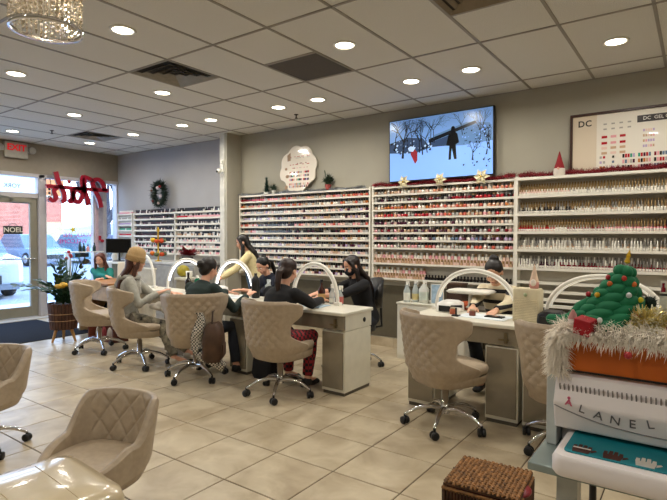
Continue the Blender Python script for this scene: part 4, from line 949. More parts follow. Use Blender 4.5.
blk = M('black_knit', '17171a', .9, var=.1); dgreen = M('dark_green_fleece', '23302d', .9, var=.08); creamk = M('cream_knit', 'dccd9c', .9, var=.05, scale=60); greyh = M('grey_hoodie_cloth', 'a3a196', .9, var=.06, scale=30)
plaid = weave('red_black_plaid', '8f1620', '1c0d10', 34); camo = M('camouflage_cloth', '6a6353', .9, var=.5, scale=14); teal = M('teal_top', '17766c', .8); jeans = M('dark_denim', '1e222b', .85)
stripe = stripes('cream_black_stripes', '1c1b1c', 'cfc2a4', 'Z', 9.5, .35)
# 1 client with knit hat
def ex_beanie(t, g):
    hd, HR = g['hd'], g['HR']; b = MB(); b.T = Matrix.Translation(g['HC']) @ HR.to_4x4() @ Matrix.Rotation(RAD(-12), 4, 'X')
    b.lathe([(.098, .004), (.108, .012), (.111, .055), (.108, .072), (.104, .076), (.106, .10), (.094, .145), (.06, .175), (.005, .188)], (0, -.012, 0), 26)
    for k in range(40): a = 2*pi*k/40; b.tube([(.109*cos(a), -.012+.109*sin(a), .010), (.111*cos(a), -.012+.111*sin(a), .068)], .0045, 5)
    b.build('knit_hat', M('tan_knit', 'b39468', .95, var=.08, scale=80, bump=.4), t)
    C, fw, sd, X = g['C'], g['fw'], g['sd'], g['X']; b = MB()
    ring = [C+sd*.045+X*(.105*cos(a))+fw*(.085*sin(a)-.01) for a in [2*pi*k/24 for k in range(25)]]
    b.tube(ring, .030, 8); b.cap_limb([C-fw*.11+sd*.03-X*.06, C-fw*.14-sd*.06, C-fw*.11+sd*.03+X*.06], [.04, .045, .04]); b.build('hood', greyh, t, remesh=.011, smooth_it=3)
    b = MB(); b.tube([C+fw*.1+X*.03, C+fw*.125+X*.035-sd*.12], .004, 5); b.tube([C+fw*.1-X*.03, C+fw*.125-X*.03-sd*.14], .004, 5); b.build('drawstrings', M('cord_white', 'd9d6cc', .7), t)
person('seated client in tan knit hat and grey hoodie, one hand on the desk', -5.13, 3.23, RAD(-40), .45, .13, (.05, .15, 0), ((-4.92, 3.67, .77), (-4.80, 3.40, .80)), feet=((-4.55, 3.62, .13), (-4.50, 3.38, .13)), hair=('beanie', '4a2c22'), top=(greyh, .97), bottom=camo, shoe='b9b2a6', extra=ex_beanie, sc=.93)
# 2 client in dark green, bun
def ex_scrunchie(t, g): MB().ball(g['hd']((0, -.103, .02)), (.03, .016, .03), 12, 8).build('hair_tie', M('hair_tie_beige', '9a8468', .8), t)
person('seated client in dark green fleece seen from behind, dark hair in a bun', -4.06, 3.26, RAD(12), .44, .42, (.30, -.25, 0), ((-4.22, 3.93, .80), (-3.84, 3.80, .80)), feet=((-4.2, 3.6, .1), (-3.85, 3.65, .1)), hair=('bun', '1c1512'), top=(dgreen, .98), bottom=jeans, extra=ex_scrunchie)
# 3 client in black, ponytail, red plaid
person('seated client in black sweater with brown ponytail and red plaid trousers', -3.04, 3.30, RAD(2), .45, .38, (.25, .10, 0), ((-3.18, 4.0, .81), (-2.96, 3.93, .81)), feet=((-3.2, 3.72, .1), (-2.95, 3.7, .1)), hair=('pony', '2c1b15'), top=(blk, .98), bottom=plaid)
# 4 standing technician
def ex_apron(t, g):
    P, C, fw, sd, X = g['P'], g['C'], g['fw'], g['sd'], g['X']; b = MB()
    b.rings([[tuple(P+sd*h+X*(a*cos(q))+fw*(c*sin(q))) for q in [RAD(25)+RAD(130)*k/14 for k in range(15)]] for h, a, c in ((-.35, .19, .15), (-.1, .185, .15), (.05, .175, .142), (.2, .14, .125), (.34, .09, .135))], closed=False, caps=False)
    o = b.build('apron', M('denim_apron', '56718c', .85), t); d = o.modifiers.new('s', 'SOLIDIFY'); d.thickness = .006
person('standing technician in pale yellow sweater with long black hair, leaning and smiling', -4.93, 5.06, RAD(132), 0, .30, (.32, .05, 0), ((-5.10, 4.45, .80), (-5.3, 4.62, .80)), hair=('long', '15100f'), top=(creamk, .97), bottom=jeans, stand=True, sc=.87, extra=ex_apron)
# 5 technician bent over behind the arch lamp
person('technician with black hair bent low behind the lit arch lamp, dark shirt', -4.28, 4.80, RAD(165), .45, .38, (.55, .2, 0), ((-4.36, 4.25, .79), (-4.22, 4.25, .79)), feet=((-4.1, 4.5, .1), (-4.4, 4.5, .1)), hair=('pony', '14100f'), top=(M('navy_top', '1b1f2c', .9), .6), bottom=jeans, sc=.9)
# 7 technician with mask
person('technician with long dark hair and black face mask, black top, behind the desk', -2.95, 4.76, RAD(150), .45, .30, (.35, .12, 0), ((-3.10, 4.15, .82), (-3.28, 4.22, .82)), feet=((-2.9, 4.4, .1), (-3.15, 4.45, .1)), hair=('longback', '1e1311'), top=(blk, .45), bottom=jeans, mask='23262f', sc=.93)
# 8 technician in stripes
person('technician in cream and black striped sweater working with head down, dark hair up', -1.53, 4.96, RAD(176), .45, .36, (.62, .08, 0), ((-1.40, 4.32, .795), (-1.60, 4.30, .795)), feet=((-1.35, 4.6, .1), (-1.6, 4.6, .1)), hair=('topbun', '18120f'), top=(stripe, .9), bottom=blk, skin=SK2, sc=.95)
# 1b woman at the far desk
person('woman with wavy auburn hair in teal top at the far wooden desk', -7.95, 4.60, RAD(215), .40, .18, (.35, .1, 0), ((-7.52, 4.32, .76), (-7.35, 4.42, .76)), feet=((-7.5, 4.4, .1), (-7.7, 4.3, .1)), hair=('ringlets', '5a2f22'), top=(teal, .9), bottom=blk, sc=.88)
# technicians' stools
def stool(label, x, y, rz=0, back=0):
    t = thing('technician_stool', label, 'stool', (x, y, 0), rz, None); MB().lathe([(.16, .39), (.185, .40), (.19, .44), (.17, .462), (.05, .468)], n=24).build('seat', M('black_leather', '191818', .4), t); star_base(t, .47, .25)
    if back:
        b = MB(); rs = []
        for i in range(21):
            a = RAD(-70+140*i/20); h_ = .17*math.sqrt(max(.05, 1-((i-10)/10.5)**2)); c = .80
            rs.append([(.20*sin(a), -.20*cos(a)-.03, c-h_), (.235*sin(a), -.235*cos(a)-.03, c-h_), (.25*sin(a), -.25*cos(a)-.03, c+h_), (.215*sin(a), -.215*cos(a)-.03, c+h_)])
        b.rings(rs).build('backrest', M('black_leather', '191818', .4), t); MB().tube([(0, -.05, .40), (0, -.29, .42), (0, -.28, .66)], .015).build('back_support', black, t)
    return t
stool('black stool with curved back under the technician in the black mask', -3.03, 4.70, RAD(150), 1); stool('black stool under the technician in stripes', -1.45, 4.95); stool('black stool under the technician bent behind the arch lamp', -4.28, 4.82); stool('low black stool under the woman in teal', -7.95, 4.62)

# ================================================================ CLOTHES, BAGS
t = thing('hanging_bag', 'brown leather bag hanging on the side of a tufted chair', 'bag', (-3.75, 3.27, .24), RAD(38))
MB().rings([rr_out(.07, .12, .04, 0), rr_out(.095, .14, .05, .04), rr_out(.09, .135, .05, .22), rr_out(.07, .115, .04, .33), rr_out(.04, .09, .03, .36)]).build('bag_body', M('brown_leather', '4b3424', .6, var=.15), t)
MB().tube([(0, -.09, .33), (0, -.05, .47), (0, .05, .47), (0, .09, .33)], .008).build('strap', M('brown_strap', '38261b', .6), t)
MB().box(.093, .103, -.08, .08, .04, .16).build('pocket', M('brown_leather2', '5a4030', .6), t, bev=.01)
t = thing('plaid_scarf', 'black and white checked scarf draped beside the brown bag', 'scarf', (-3.84, 3.16, .12), RAD(30)); b = MB(); rs = []
for k in range(25):
    f = k/24; z = .58-f*.52 if f < .75 else .19-(f-.75)*.5; xx = .02*sin(f*9)+(0 if f < .75 else (f-.75)*.95); wd = .04+.03*f; rs.append([(xx-wd*(.3 if f > .7 else 1), -.02+.02*sin(f*14), z-wd*(.6 if f > .7 else 0)), (xx+wd*(.3 if f > .7 else 1), -.02, z+wd*(.6 if f > .7 else 0)), (xx+wd*(.3 if f > .7 else 1), .012, z+wd*(.6 if f > .7 else 0)), (xx-wd*(.3 if f > .7 else 1), .012+.02*sin(f*14), z-wd*(.6 if f > .7 else 0))])
b.rings(rs).build('cloth', weave('white_black_check', 'd8d2c4', '2b2624', 62), t)
t = thing('floor_bag', 'black bag standing on the floor between two clients', 'bag', (-3.52, 3.74, 0))
MB().rings([rr_out(.11, .07, .03, 0), rr_out(.13, .085, .03, .05), rr_out(.12, .07, .03, .2), rr_out(.10, .04, .02, .26)]).build('bag_body', blk, t); MB().tube([(-.06, 0, .25), (-.04, 0, .36), (.04, 0, .36), (.06, 0, .25)], .008).build('strap', blk, t)
# jacket on lap of client with hat
t = thing('folded_jacket', 'pale quilted jacket lying across the lap of the client in the knit hat', 'jacket', (-4.84, 3.50, .60), RAD(-30)); b = MB(); rnd = random.Random(6)
for k in range(14): b.ball((rnd.uniform(-.12, .12), rnd.uniform(-.12, .12), rnd.uniform(.0, .07)), (rnd.uniform(.05, .09), rnd.uniform(.04, .07), .035), 10, 7)
b.build('cloth', M('pale_jacket', 'bdb6aa', .8, var=.12), t, remesh=.01, smooth_it=2)
t = thing('draped_coat', 'grey camouflage coat draped over the back of the chair at left', 'coat', (-5.12, 3.20, .50), RAD(-40), None, .72); b = MB()
for k in range(16): a = RAD(-100+200*k/15); b.ball((.29*sin(a), -.26*cos(a)+.08, .14+.05*cos(a*3)-.10*(abs(a)/1.7)), (.055, .05, .085), 10, 7)
b.build('cloth', M('coat_grey_brown', '7d7568', .9, var=.3, scale=14), t, remesh=.012, smooth_it=3)

# ================================================================ DESK ITEMS
def bottle(name, label, x, y, z, prof, m, cat='bottle', label_band=None, pump=None):
    t = thing(name, label, cat, (x, y, z)); MB().lathe(prof, n=18).build('bottle_body', m, t)
    if label_band: MB().lathe([(label_band[0], label_band[1]), (label_band[0], label_band[2])], n=18, caps=False).build('paper_label', M('label_'+label_band[3], label_band[3], .6), t)
    if pump: pump(t)
    return t
amber = M('amber_glass', '3e1710', .1, var=0, coat=.5); clear = M('clear_plastic', 'd8e2e2', .15, var=0, alpha=.55); greenb = M('green_glass', '0f6b45', .12, var=0)
tall = [(.03, 0), (.037, .006), (.037, .13), (.03, .15), (.013, .175), (.013, .21)]
def cap(c, z0, r_=.016, h_=.03): return lambda t: MB().lathe([(r_, z0), (r_, z0+h_)], n=12).build('cap', M('cap_'+c, c, .4), t)
def trigger(c, z0): return lambda t: MB().box(-.012, .03, -.009, .009, z0, z0+.025).tube([(.025, 0, z0+.008), (.03, 0, z0-.03)], .005, 6).lathe([(.014, z0-.02), (.012, z0)], n=10).build('trigger_spray', M('cap_'+c, c, .4), t)
bottle('amber_bottle', 'tall dark amber bottle with paper label at the desk end', -3.08, 4.09, .75, tall, amber, label_band=(.0375, .03, .10, 'c9a36a'), pump=cap('1a1a1a', .21))
bottle('spray_bottle', 'clear spray bottle with red print and white trigger at the desk end', -2.86, 4.10, .75, [(.028, 0), (.033, .005), (.033, .09), (.014, .13), (.014, .15)], clear, label_band=(.0335, .015, .085, 'b8625c'), pump=trigger('efece4', .165))
bottle('spray_bottle', 'second clear spray bottle standing behind the amber bottle', -2.97, 4.12, .75, [(.026, 0), (.03, .005), (.03, .10), (.014, .14), (.014, .16)], clear, label_band=(.0305, .02, .06, 'd9ded6'), pump=trigger('f4f1ea', .175))
bottle('dark_bottle', 'tall dark bottle with pale label on the desk beside the green one', -4.98, 3.95, .75, tall, M('dark_bottle_glass', '1d1512', .1, var=0), label_band=(.0375, .02, .08, 'b9a898'), pump=cap('1a1a1a', .21))
bottle('green_bottle', 'green bottle with white cap beside the dark bottle', -4.90, 4.02, .75, [(.03, 0), (.036, .006), (.036, .14), (.02, .17)], greenb, label_band=(.0365, .04, .10, 'cfd8cf'), pump=cap('ece8de', .17))
bottle('dark_bottle', 'tall black bottle right of the lit arch lamp, between two clients', -3.93, 4.02, .75, [(.035, 0), (.045, .006), (.045, .2), (.02, .24)], black, pump=cap('26282e', .24))
bottle('lotion_bottle', 'clear lotion bottle with pump beside the black bottle', -3.80, 4.08, .75, [(.03, 0), (.034, .006), (.034, .14), (.015, .16)], clear, pump=trigger('e6eef2', .18))
def lampbox(label, x, y, z, rz, c='e8e6e0', glow=0):
    t = thing('nail_lamp', label, 'appliance', (x, y, z), rz); MB().rings([rr_out(.09, .11, .03, 0), rr_out(.095, .115, .035, .02), rr_out(.09, .11, .035, .075), rr_out(.06, .08, .03, .095)]).build('housing', M('lamp_shell_'+c, c, .3), t)
    MB().box(-.06, .06, -.117, -.10, .01, .06).build('opening', M('lamp_blue_glow', '4f86ff', .4, var=0, emit=2.5 if glow else .0) if glow else black, t); return t
lampbox('small white nail lamp glowing blue, before the client in dark green', -4.55, 4.02, .75, RAD(10), glow=1)
lampbox('dark blue nail lamp beside the lit arch lamp at the desk middle', -4.98, 4.10, .75, RAD(20), '1f3350')
lampbox('white nail lamp under the arch lamp before the client in black', -3.42, 4.05, .75, RAD(5))
lampbox('white box device under the unlit arch lamp on the right desk', -1.78, 4.26, .765, RAD(0))
lampbox('black nail lamp beside the plush tree on the far right desk', -.90, 4.12, .765, RAD(0), '14161c')
t = thing('towel', 'light blue paper towel spread on the desk end under the arch lamp', 'towel', (-3.05, 3.9, .7505), RAD(6)); MB().box(-.15, .15, -.12, .1, 0, .004).build('sheet', M('blue_paper', 'bcd3e4', .9), t)
t = thing('towel', 'white towel on the desk before the client in dark green', 'towel', (-4.2, 3.93, .7505), 0); MB().box(-.16, .16, -.12, .1, 0, .006).build('sheet', M('white_paper', 'dfe6ea', .9), t)
t = thing('towel', 'white paper towel under the hands of the woman in stripes', 'towel', (-1.42, 4.12, .7655), RAD(-3)); MB().box(-.2, .2, -.13, .12, 0, .004).build('sheet', M('white_paper', 'dfe6ea', .9), t)
t = thing('phone', 'dark smartphone lying before the woman in stripes', 'phone', (-1.34, 4.12, .770), RAD(85)); MB().box(-.037, .037, -.075, .075, 0, .009).build('case', black, t, bev=.004); MB().box(-.033, .033, -.07, .07, .0092, .0098).build('screen', M('phone_glass', '3a3c42', .1, var=0), t)
t = thing('nail_drill', 'black nail drill on a small stand on the right desk', 'tool', (-1.63, 4.02, .765), 0); MB().box(-.03, .03, -.025, .025, 0, .012).tube([(0, 0, .01), (0, 0, .07)], .008).tube([(-.045, 0, .08), (.05, 0, .085)], [.007, .012], 10).build('drill_and_stand', black, t)
t = thing('tissue_stack', 'stack of white folded papers on a tray behind the unlit arch lamp', 'paper', (-1.72, 4.60, .90), 0); MB().rings([rr_out(.19, .12, .05, 0), rr_out(.21, .13, .05, .015), rr_out(.19, .12, .05, .03)]).build('stack', white, t); MB().lathe([(.05, -.135), (.03, -.12), (.02, -.0)], n=12).build('stem', white, t)
for i, (x_, c_, l_) in enumerate(((-1.70, 'b05c3c', 'small jar of reddish beads before the drill stand'), (-1.52, '7c4136', 'small maroon jar left of the striped sleeve'))):
    bottle('bead_jar', l_, x_, 4.12-.02*i, .765, [(.022, 0), (.026, .005), (.026, .04), (.02, .045)], M('jar_'+c_, c_, .4), cat='jar', pump=cap('b8a082', .045, .02, .012))
# cream purifier with gnome on it
t = thing('air_purifier', 'cream louvred box standing at the right end of the desk', 'appliance', (-1.075, 4.10, .765), RAD(0))
MB().rings([rr_out(.095, .07, .015, 0), rr_out(.10, .075, .018, .01), rr_out(.10, .075, .018, .245), rr_out(.09, .065, .015, .26)]).build('housing', M('purifier_cream', 'cbbf9f', .5), t)
for k in range(13): MB().box(-.085, .085, -.079, -.0755, .02+k*.0125, .026+k*.0125).build('louvre', M('purifier_louvre', 'ddd2b4', .5), t)
q = MB(); q.T = Matrix.Translation((0, -.078, .215)) @ Matrix.Rotation(pi/2, 4, 'X'); q.lathe([(.001, -.001), (.014, -.001), (.014, .004), (.001, .004)], n=14).build('button', M('button_green', 'a9b48c', .4), t)
t = thing('gnome_figure', 'small pink and cream gnome with pointed hat on the cream box', 'figurine', (-1.03, 4.10, 1.0255))
MB().lathe([(.03, 0), (.036, .02), (.034, .05), (.02, .07)], n=14).build('body', M('gnome_pink', 'c88d84', .8), t); MB().lathe([(.034, .05), (.03, .07), (.018, .12), (.007, .165), (.002, .19)], n=14).build('hat', M('gnome_cream', 'dcc0a8', .8), t); MB().ball((0, -.03, .045), (.022, .012, .028)).build('beard', M('gnome_beard', 'e8ddd0', .9), t)
# items on low cabinet
bottle('spray_bottle', 'tall clear spray bottle at the left of the low white cabinet', -2.78, 5.36, .66, [(.035, 0), (.04, .005), (.04, .13), (.018, .18), (.018, .2)], clear, label_band=(.0405, .02, .11, 'dcdcd2'), pump=trigger('efece4', .215))
bottle('spray_bottle', 'clear spray bottle with yellow print on the low white cabinet', -2.69, 5.40, .66, [(.035, 0), (.04, .005), (.04, .14), (.018, .2), (.018, .215)], clear, label_band=(.0405, .03, .10, 'c9b983'), pump=trigger('efece4', .23))
bottle('spray_bottle', 'wide white jug with spray top on the low white cabinet', -2.57, 5.38, .66, [(.05, 0), (.058, .006), (.058, .16), (.02, .21), (.02, .22)], M('jug_plastic', 'd9dad2', .3, alpha=.85), label_band=(.0585, .04, .13, 'c4cfc4'), pump=trigger('efece4', .235))
t = thing('photo_card', 'pale blue framed card standing on the low white cabinet', 'card', (-2.40, 5.36, .66), RAD(8)); MB().box(-.075, .075, 0, .012, 0, .23).build('frame', white, t); MB().box(-.066, .066, -.002, -.0005, .01, .22).build('print', M('card_blue', '9fb9cf', .4, var=.12, scale=20), t)
t = thing('storage_box', 'dark brown box behind the pale blue card', 'box', (-2.22, 5.50, .66)); MB().box(-.09, .09, -.08, .08, 0, .22).build('box_body', M('box_brown', '3d2a20', .6), t, bev=.004); MB().box(-.095, .095, -.085, .085, .2205, .24).build('lid', M('box_brown2', '4a3326', .6), t)
t = thing('orange_bowl', 'burnt orange bowl beside the dark brown box', 'bowl', (-2.0, 5.30, .64)); MB().lathe([(.05, 0), (.09, .03), (.105, .08), (.098, .08), (.08, .03), (.02, .015)], n=22).build('bowl_body', M('bowl_orange', 'a4481e', .5), t)
t = thing('side_shelf', 'low shelf unit under the racks behind the right desk', 'shelf', (-1.0, 5.55, 0)); MB().box(-1.03, 1.03, -.16, .14, .60, .635).build('shelf_top', M('shelf_grey', '6b655c', .5), t)
for sx_ in (-1.0, 0, 1.0): MB().box(sx_-.02, sx_+.02, -.14, .13, 0, .599).build('support', M('shelf_grey', '6b655c', .5), t)

# ================================================================ LEFT BACK CORNER
t = thing('back_counter', 'long light grey counter under the far left racks', 'counter', (-7.45, 5.42, 0)); MB().box(-1.0, 1.05, -.22, .22, 0, .96).build('body', M('counter_grey', 'b3b1ab', .5), t); MB().box(-1.02, 1.07, -.24, .24, .961, 1.0).build('top', M('counter_top', 'c9c7c0', .35), t, bev=.004)
for k in range(4): MB().box(-.98+k*.51, -.50+k*.51, -.233, -.2205, .1, .93).build('door', M('counter_door', 'a29f98', .45), t)
t = thing('reception_desk', 'light oak reception desk with open shelf near the window', 'desk', (-7.15, 4.25, 0))
oak = M('oak_wood', 'a5733f', .5, var=.12, scale=6); oakl = M('oak_light', 'b99a72', .5, var=.1)
MB().box(-.42, .42, -.3, .3, .72, .75).build('top', oak, t, bev=.004)
for sx_ in (-.40, .37): MB().box(sx_, sx_+.03, -.28, .28, 0, .719).build('side_panel', oakl, t)
MB().box(-.369, .369, -.28, -.26, .50, .70).build('front_panel', oakl, t); MB().box(-.369, .369, -.25, .25, .28, .3).build('shelf', oakl, t); MB().box(-.369, .369, .24, .26, .05, .70).build('back_panel', oakl, t)
t = thing('laptop', 'white screen of a display standing on the wooden desk before the woman in teal', 'screen', (-6.98, 4.40, .75), RAD(75)); MB().box(-.13, .13, -.008, .008, .03, .28).build('panel', white, t, bev=.004); MB().box(-.06, .06, -.05, .05, 0, .012).box(-.02, .02, .008, .02, .01, .15).build('stand', white, t)
t = thing('wood_display_base', 'dark red wooden box with small figures on the floor behind the plant', 'box', (-6.62, 3.85, 0)); MB().box(-.28, .35, -.1, .12, 0, .03).box(-.28, -.26, -.1, .12, .03, .24).box(.33, .35, -.1, .12, .03, .24).box(-.28, .35, .1, .12, .03, .24).build('box_body', M('redwood', '5a2a1c', .5), t)
for k in range(4): MB().lathe([(.035, .031), (.04, .07), (.03, .13), (.01, .17)], c=(-.18+k*.14, .0, 0), n=12).build('figure', M('fig_%d' % (k % 2), ['c9c4bc', '8e3538'][k % 2], .6), t)
t = thing('partition', 'cream painted partition panel behind the client in the knit hat', 'panel', (-6.55, 4.35, 0)); MB().box(-.33, .33, -.02, .02, 0, .95).build('panel_board', M('partition_cream', 'c9c3b2', .6), t); MB().box(-.34, .34, -.03, .03, .951, .97).build('cap_rail', cream, t)
MB().box(-.25, -.1, -.025, -.0205, .62, .78).build('grey_plate', M('plate_grey', '8f8c84', .5), t)
t = thing('gift_card_display', 'small white stand with cards on the partition', 'display', (-6.80, 4.36, .97)); MB().box(-.06, .06, -.03, .03, 0, .01).box(-.06, .06, 0, .01, .01, .16).build('stand', white, t); MB().box(-.05, -.005, -.012, -.002, .02, .12).build('card', M('card_dark', '2c3038', .5), t); MB().box(.005, .05, -.012, -.002, .03, .14).build('card', M('card_peach', 'd89a7c', .5), t)
t = thing('monitor', 'black computer monitor on the counter under the narrow rack', 'monitor', (-8.2, 5.02, 0), RAD(42)); MB().box(-.21, .21, -.02, .02, 1.13, 1.38).build('screen_housing', black, t, bev=.006); MB().box(-.195, .195, -.0225, -.0205, 1.145, 1.365).build('screen', M('screen_off', '0a0b0e', .15, var=0), t)
MB().tube([(0, .03, 1.2), (0, .05, 1.0)], .018).lathe([(.10, .985), (.10, 1.0)], n=16).build('stand', black, t)
t = thing('monitor_table', 'small white table that carries the black monitor', 'table', (-8.2, 5.05, 0)); MB().box(-.3, .3, -.2, .2, .955, .985).build('top', white, t)
for a in (-.27, .27):
    for c in (-.17, .17): MB().box(a-.015, a+.015, c-.015, c+.015, 0, .954).build('leg', white, t)
t = thing('flower_tree', 'yellow tiered stand of orange and yellow paper flowers on the counter', 'decoration', (-7.40, 5.25, 1.0)); MB().lathe([(.06, 0), (.06, .012), (.014, .02), (.014, .5), (.03, .52), (.004, .58)], n=12).build('post', M('gold_yellow', 'c9a21c', .4), t)
rnd = random.Random(12)
for z_, r_ in ((.12, .10), (.34, .09)):
    for k in range(7):
        a = 2*pi*k/7; c = ['d9701f', 'd9b02a', '5f6a4a', 'c4481f'][rnd.randrange(4)]; b = MB(); b.ball((r_*cos(a), r_*sin(a), z_+.01*(k % 3)), (.042, .042, .036), 8, 6); b.tube([(0, 0, z_-.04), (r_*cos(a), r_*sin(a), z_)], .004, 5); b.build('flower', M('paper_'+c, c, .7), t)
t = thing('poinsettia', 'big dark red poinsettia bunch on the counter end by the column', 'flower', (-6.62, 5.24, 1.0)); MB().lathe([(.07, 0), (.09, .1), (.08, .1)], n=14).build('pot', M('dark_pot', '3c2a2c', .6), t)
rnd = random.Random(13)
for k in range(34):
    a = rnd.uniform(0, 2*pi); e = rnd.uniform(-.1, 1.1); L_ = rnd.uniform(.14, .27); d = Vector((cos(a)*cos(e), sin(a)*cos(e), sin(e)*.8)); p = Vector((0, 0, .12)); s_ = d.cross(Vector((0, 0, 1))).normalized()*.045
    b = MB(); b._add([p, p+d*L_*.55+s_, p+d*L_, p+d*L_*.55-s_, p+d*L_*.5+Vector((0, 0, .012))], [(0, 1, 4), (1, 2, 4), (2, 3, 4), (3, 0, 4), (0, 3, 2, 1)]); b.build('petal', M('poinsettia_red', '7a0f1c', .6), t)
t = thing('gold_ornament', 'round yellow green ornament standing under the red poinsettia', 'ornament', (-6.45, 5.02, .80)); MB().ball((0, 0, .09), (.1, .1, .09), 16, 10).build('ball', M('ornament_yellow', 'a09228', .5, var=.2), t); MB().lathe([(.04, -.8), (.04, .0), (.03, .005)], n=10).build('stand', M('stand_grey', '76726a', .6), t)
t = thing('white_mug', 'white cup on a small shelf right of the yellow ornament', 'cup', (-6.22, 4.95, .80)); MB().lathe([(.035, 0), (.045, .005), (.05, .1), (.045, .1), (.038, .01)], n=16).build('cup_body', white, t); MB().tube([(.048, 0, .08), (.075, 0, .07), (.07, 0, .03), (.045, 0, .02)], .006, 6).build('handle', white, t)
t = thing('side_table', 'narrow cream side table between the ornament and the column', 'table', (-6.25, 4.95, 0)); MB().box(-.14, .14, -.14, .14, .77, .80).build('top', cream, t); MB().box(-.12, .12, -.12, .12, 0, .769).build('pedestal', M('pedestal_beige', 'a79f8c', .6), t)
# potted plant & mat
t = struct(MB().box(-9.1, -7.25, 2.6, 4.05, .0005, .010).build('floor_mat', M('mat_charcoal', '26282d', 1, var=.15, scale=90, spec=.05), None, bev=.003)); del t['kind']; tag(t, 'dark charcoal door mat lying inside the glass door', 'mat')
t = thing('potted_plant', 'leafy green plant in a slatted wooden planter on three tapered legs', 'plant', (-6.98, 3.46, 0))
wd_ = M('planter_wood', '4f3122', .6, var=.2, scale=9)
for k in range(26):
    a = 2*pi*k/26; q = MB(); q.T = Matrix.Rotation(a, 4, 'Z'); q._add([(.155, -.0155, .17), (.165, -.0155, .17), (.165, .0155, .17), (.155, .0155, .17), (.185, -.0185, .52), (.195, -.0185, .52), (.195, .0185, .52), (.185, .0185, .52)], [(3, 2, 1, 0), (4, 5, 6, 7), (0, 1, 5, 4), (1, 2, 6, 5), (2, 3, 7, 6), (3, 0, 4, 7)]); q.build('slat', wd_, t)
for z_, r_ in ((.29, .178), (.38, .186)): MB().lathe([(r_, z_-.004), (r_+.006, z_-.004), (r_+.006, z_+.004), (r_, z_+.004), (r_, z_-.004)], n=30, caps=False).build('hoop', M('hoop_tan', 'a8825c', .5), t)
MB().lathe([(.01, .17), (.152, .17), (.18, .50), (.16, .50), (.01, .49)], n=24).build('inner_pot', M('pot_inside', '2a201a', .9), t)
for k in range(3): a = 2*pi*k/3+.6; MB().tube([(.10*cos(a), .10*sin(a), .18), (.16*cos(a), .16*sin(a), 0)], [.024, .014], 10).build('leg', M('leg_light_wood', 'b98a4f', .5), t)
rnd = random.Random(21); leafm = M('leaf_dark_green', '1d3a22', .35, var=.2); yl = M('leaf_yellow', 'c79a2a', .6, var=.1); nl = 0
for k in range(18):
    a = rnd.uniform(0, 2*pi); tl = rnd.uniform(.15, .9); L_ = rnd.uniform(.30, .62); pts = []
    if k == 0: a, tl, L_ = RAD(215), 1.15, .6
    if k == 1: a, tl, L_ = RAD(240), 1.0, .6
    for s in range(9):
        f = s/8; pts.append(Vector((cos(a)*L_*f*sin(tl*(.5+.6*f)), sin(a)*L_*f*sin(tl*(.5+.6*f)), .5+L_*f*cos(tl*(.5+.6*f)))))
    MB().tube(pts, [.009-.006*s/8 for s in range(9)], 6).build('stem', leafm, t)
    for s in range(1, 9):
        for sg in (-1, 1):
            if nl > 288: continue
            p = pts[s]; d = (pts[s]-pts[s-1]).normalized(); sd_ = (d.cross(Vector((0, 0, 1)))+Vector((rnd.uniform(-.3, .3), rnd.uniform(-.3, .3), rnd.uniform(-.1, .4)))).normalized()*sg; ld = (sd_*.8+d*.7).normalized(); l_ = rnd.uniform(.075, .115); wv = ld.cross(d).cross(ld).normalized()*l_*.34; up_ = ld.cross(wv).normalized()*.006
            b = MB(); b._add([p, p+ld*l_*.3+wv*.8, p+ld*l_*.65+wv*.85, p+ld*l_, p+ld*l_*.65-wv*.85, p+ld*l_*.3-wv*.8, p+ld*l_*.5-up_], [(0, 1, 6), (1, 2, 6), (2, 3, 6), (3, 4, 6), (4, 5, 6), (5, 0, 6), (5, 4, 3, 2, 1, 0)]); b.build('leaf', leafm, t); nl += 1
for k in range(7): MB().ball((.12+rnd.uniform(-.12, .1), -.08+rnd.uniform(-.06, .06), .80+rnd.uniform(-.1, .08)), (.055, .045, .03), 10, 6).build('yellow_leaf', yl, t)
t = thing('sill_plant', 'slim leafy plant with red blooms on the window sill behind the big plant', 'plant', (-9.0, 4.55, 0)); MB().lathe([(.06, 0), (.09, .25), (.08, .25)], n=14).build('pot', M('red_pot', '8e3a34', .6), t); b = MB()
for k in range(14): a = rnd.uniform(0, 6.28); b.tube([(0, 0, .2), (.1*cos(a), .1*sin(a), .7), (.2*cos(a), .2*sin(a), 1.0+.15*rnd.random())], [.004, .009, .002], 5)
b.build('foliage', M('sill_leaf', '43614a', .7), t)
for k in range(4): MB().ball((rnd.uniform(-.1, .1), rnd.uniform(-.1, .1), 1.0+rnd.random()*.15), .03).build('bloom', M('bloom_red', 'b03a3a', .6), t)
# small bottles on window ledge
t = thing('window_ledge', 'white ledge with a black sign strip inside the storefront window', 'ledge', (-9.25, 5.0, 1.14)); MB().box(-.1, .1, -.35, .3, -.02, 0).build('board', white, t); MB().box(.101, .11, -.25, .0, -.10, -.03).build('black_strip', black, t); MB().box(-.08, .08, -.33, -.31, -1.14, -.021).build('support', white, t); MB().box(-.08, .08, .26, .28, -1.14, -.021).build('support', white, t)
for k, (yy, h_) in enumerate(((4.88, .15), (4.95, .12), (5.03, .10), (5.15, .13))):
    bottle('display_bottle', ['tallest dark bottle on the window ledge, leftmost', 'second dark bottle from the left on the window ledge', 'pink tinted bottle on the window ledge, third from left', 'dark bottle at the right end of the window ledge'][k], -9.22, yy, 1.14, [(.028, 0), (.03, .01), (.03, h_*.6), (.01, h_)], M('ledge_%d' % (k == 2), ['1d3434', 'd99a9a'][k == 2], .3), pump=cap('1a1a1a', h_, .012, .03))
t = thing('red_ribbon', 'small red ornament stuck on the corner mullion', 'decoration', (XW+.05, 5.36, 1.36)); MB().box(0, .01, -.05, .0, -.02, .07).ball((.01, .02, -.03), (.012, .04, .03)).build('ribbon', M('ribbon_red', 'a3152a', .5), t)
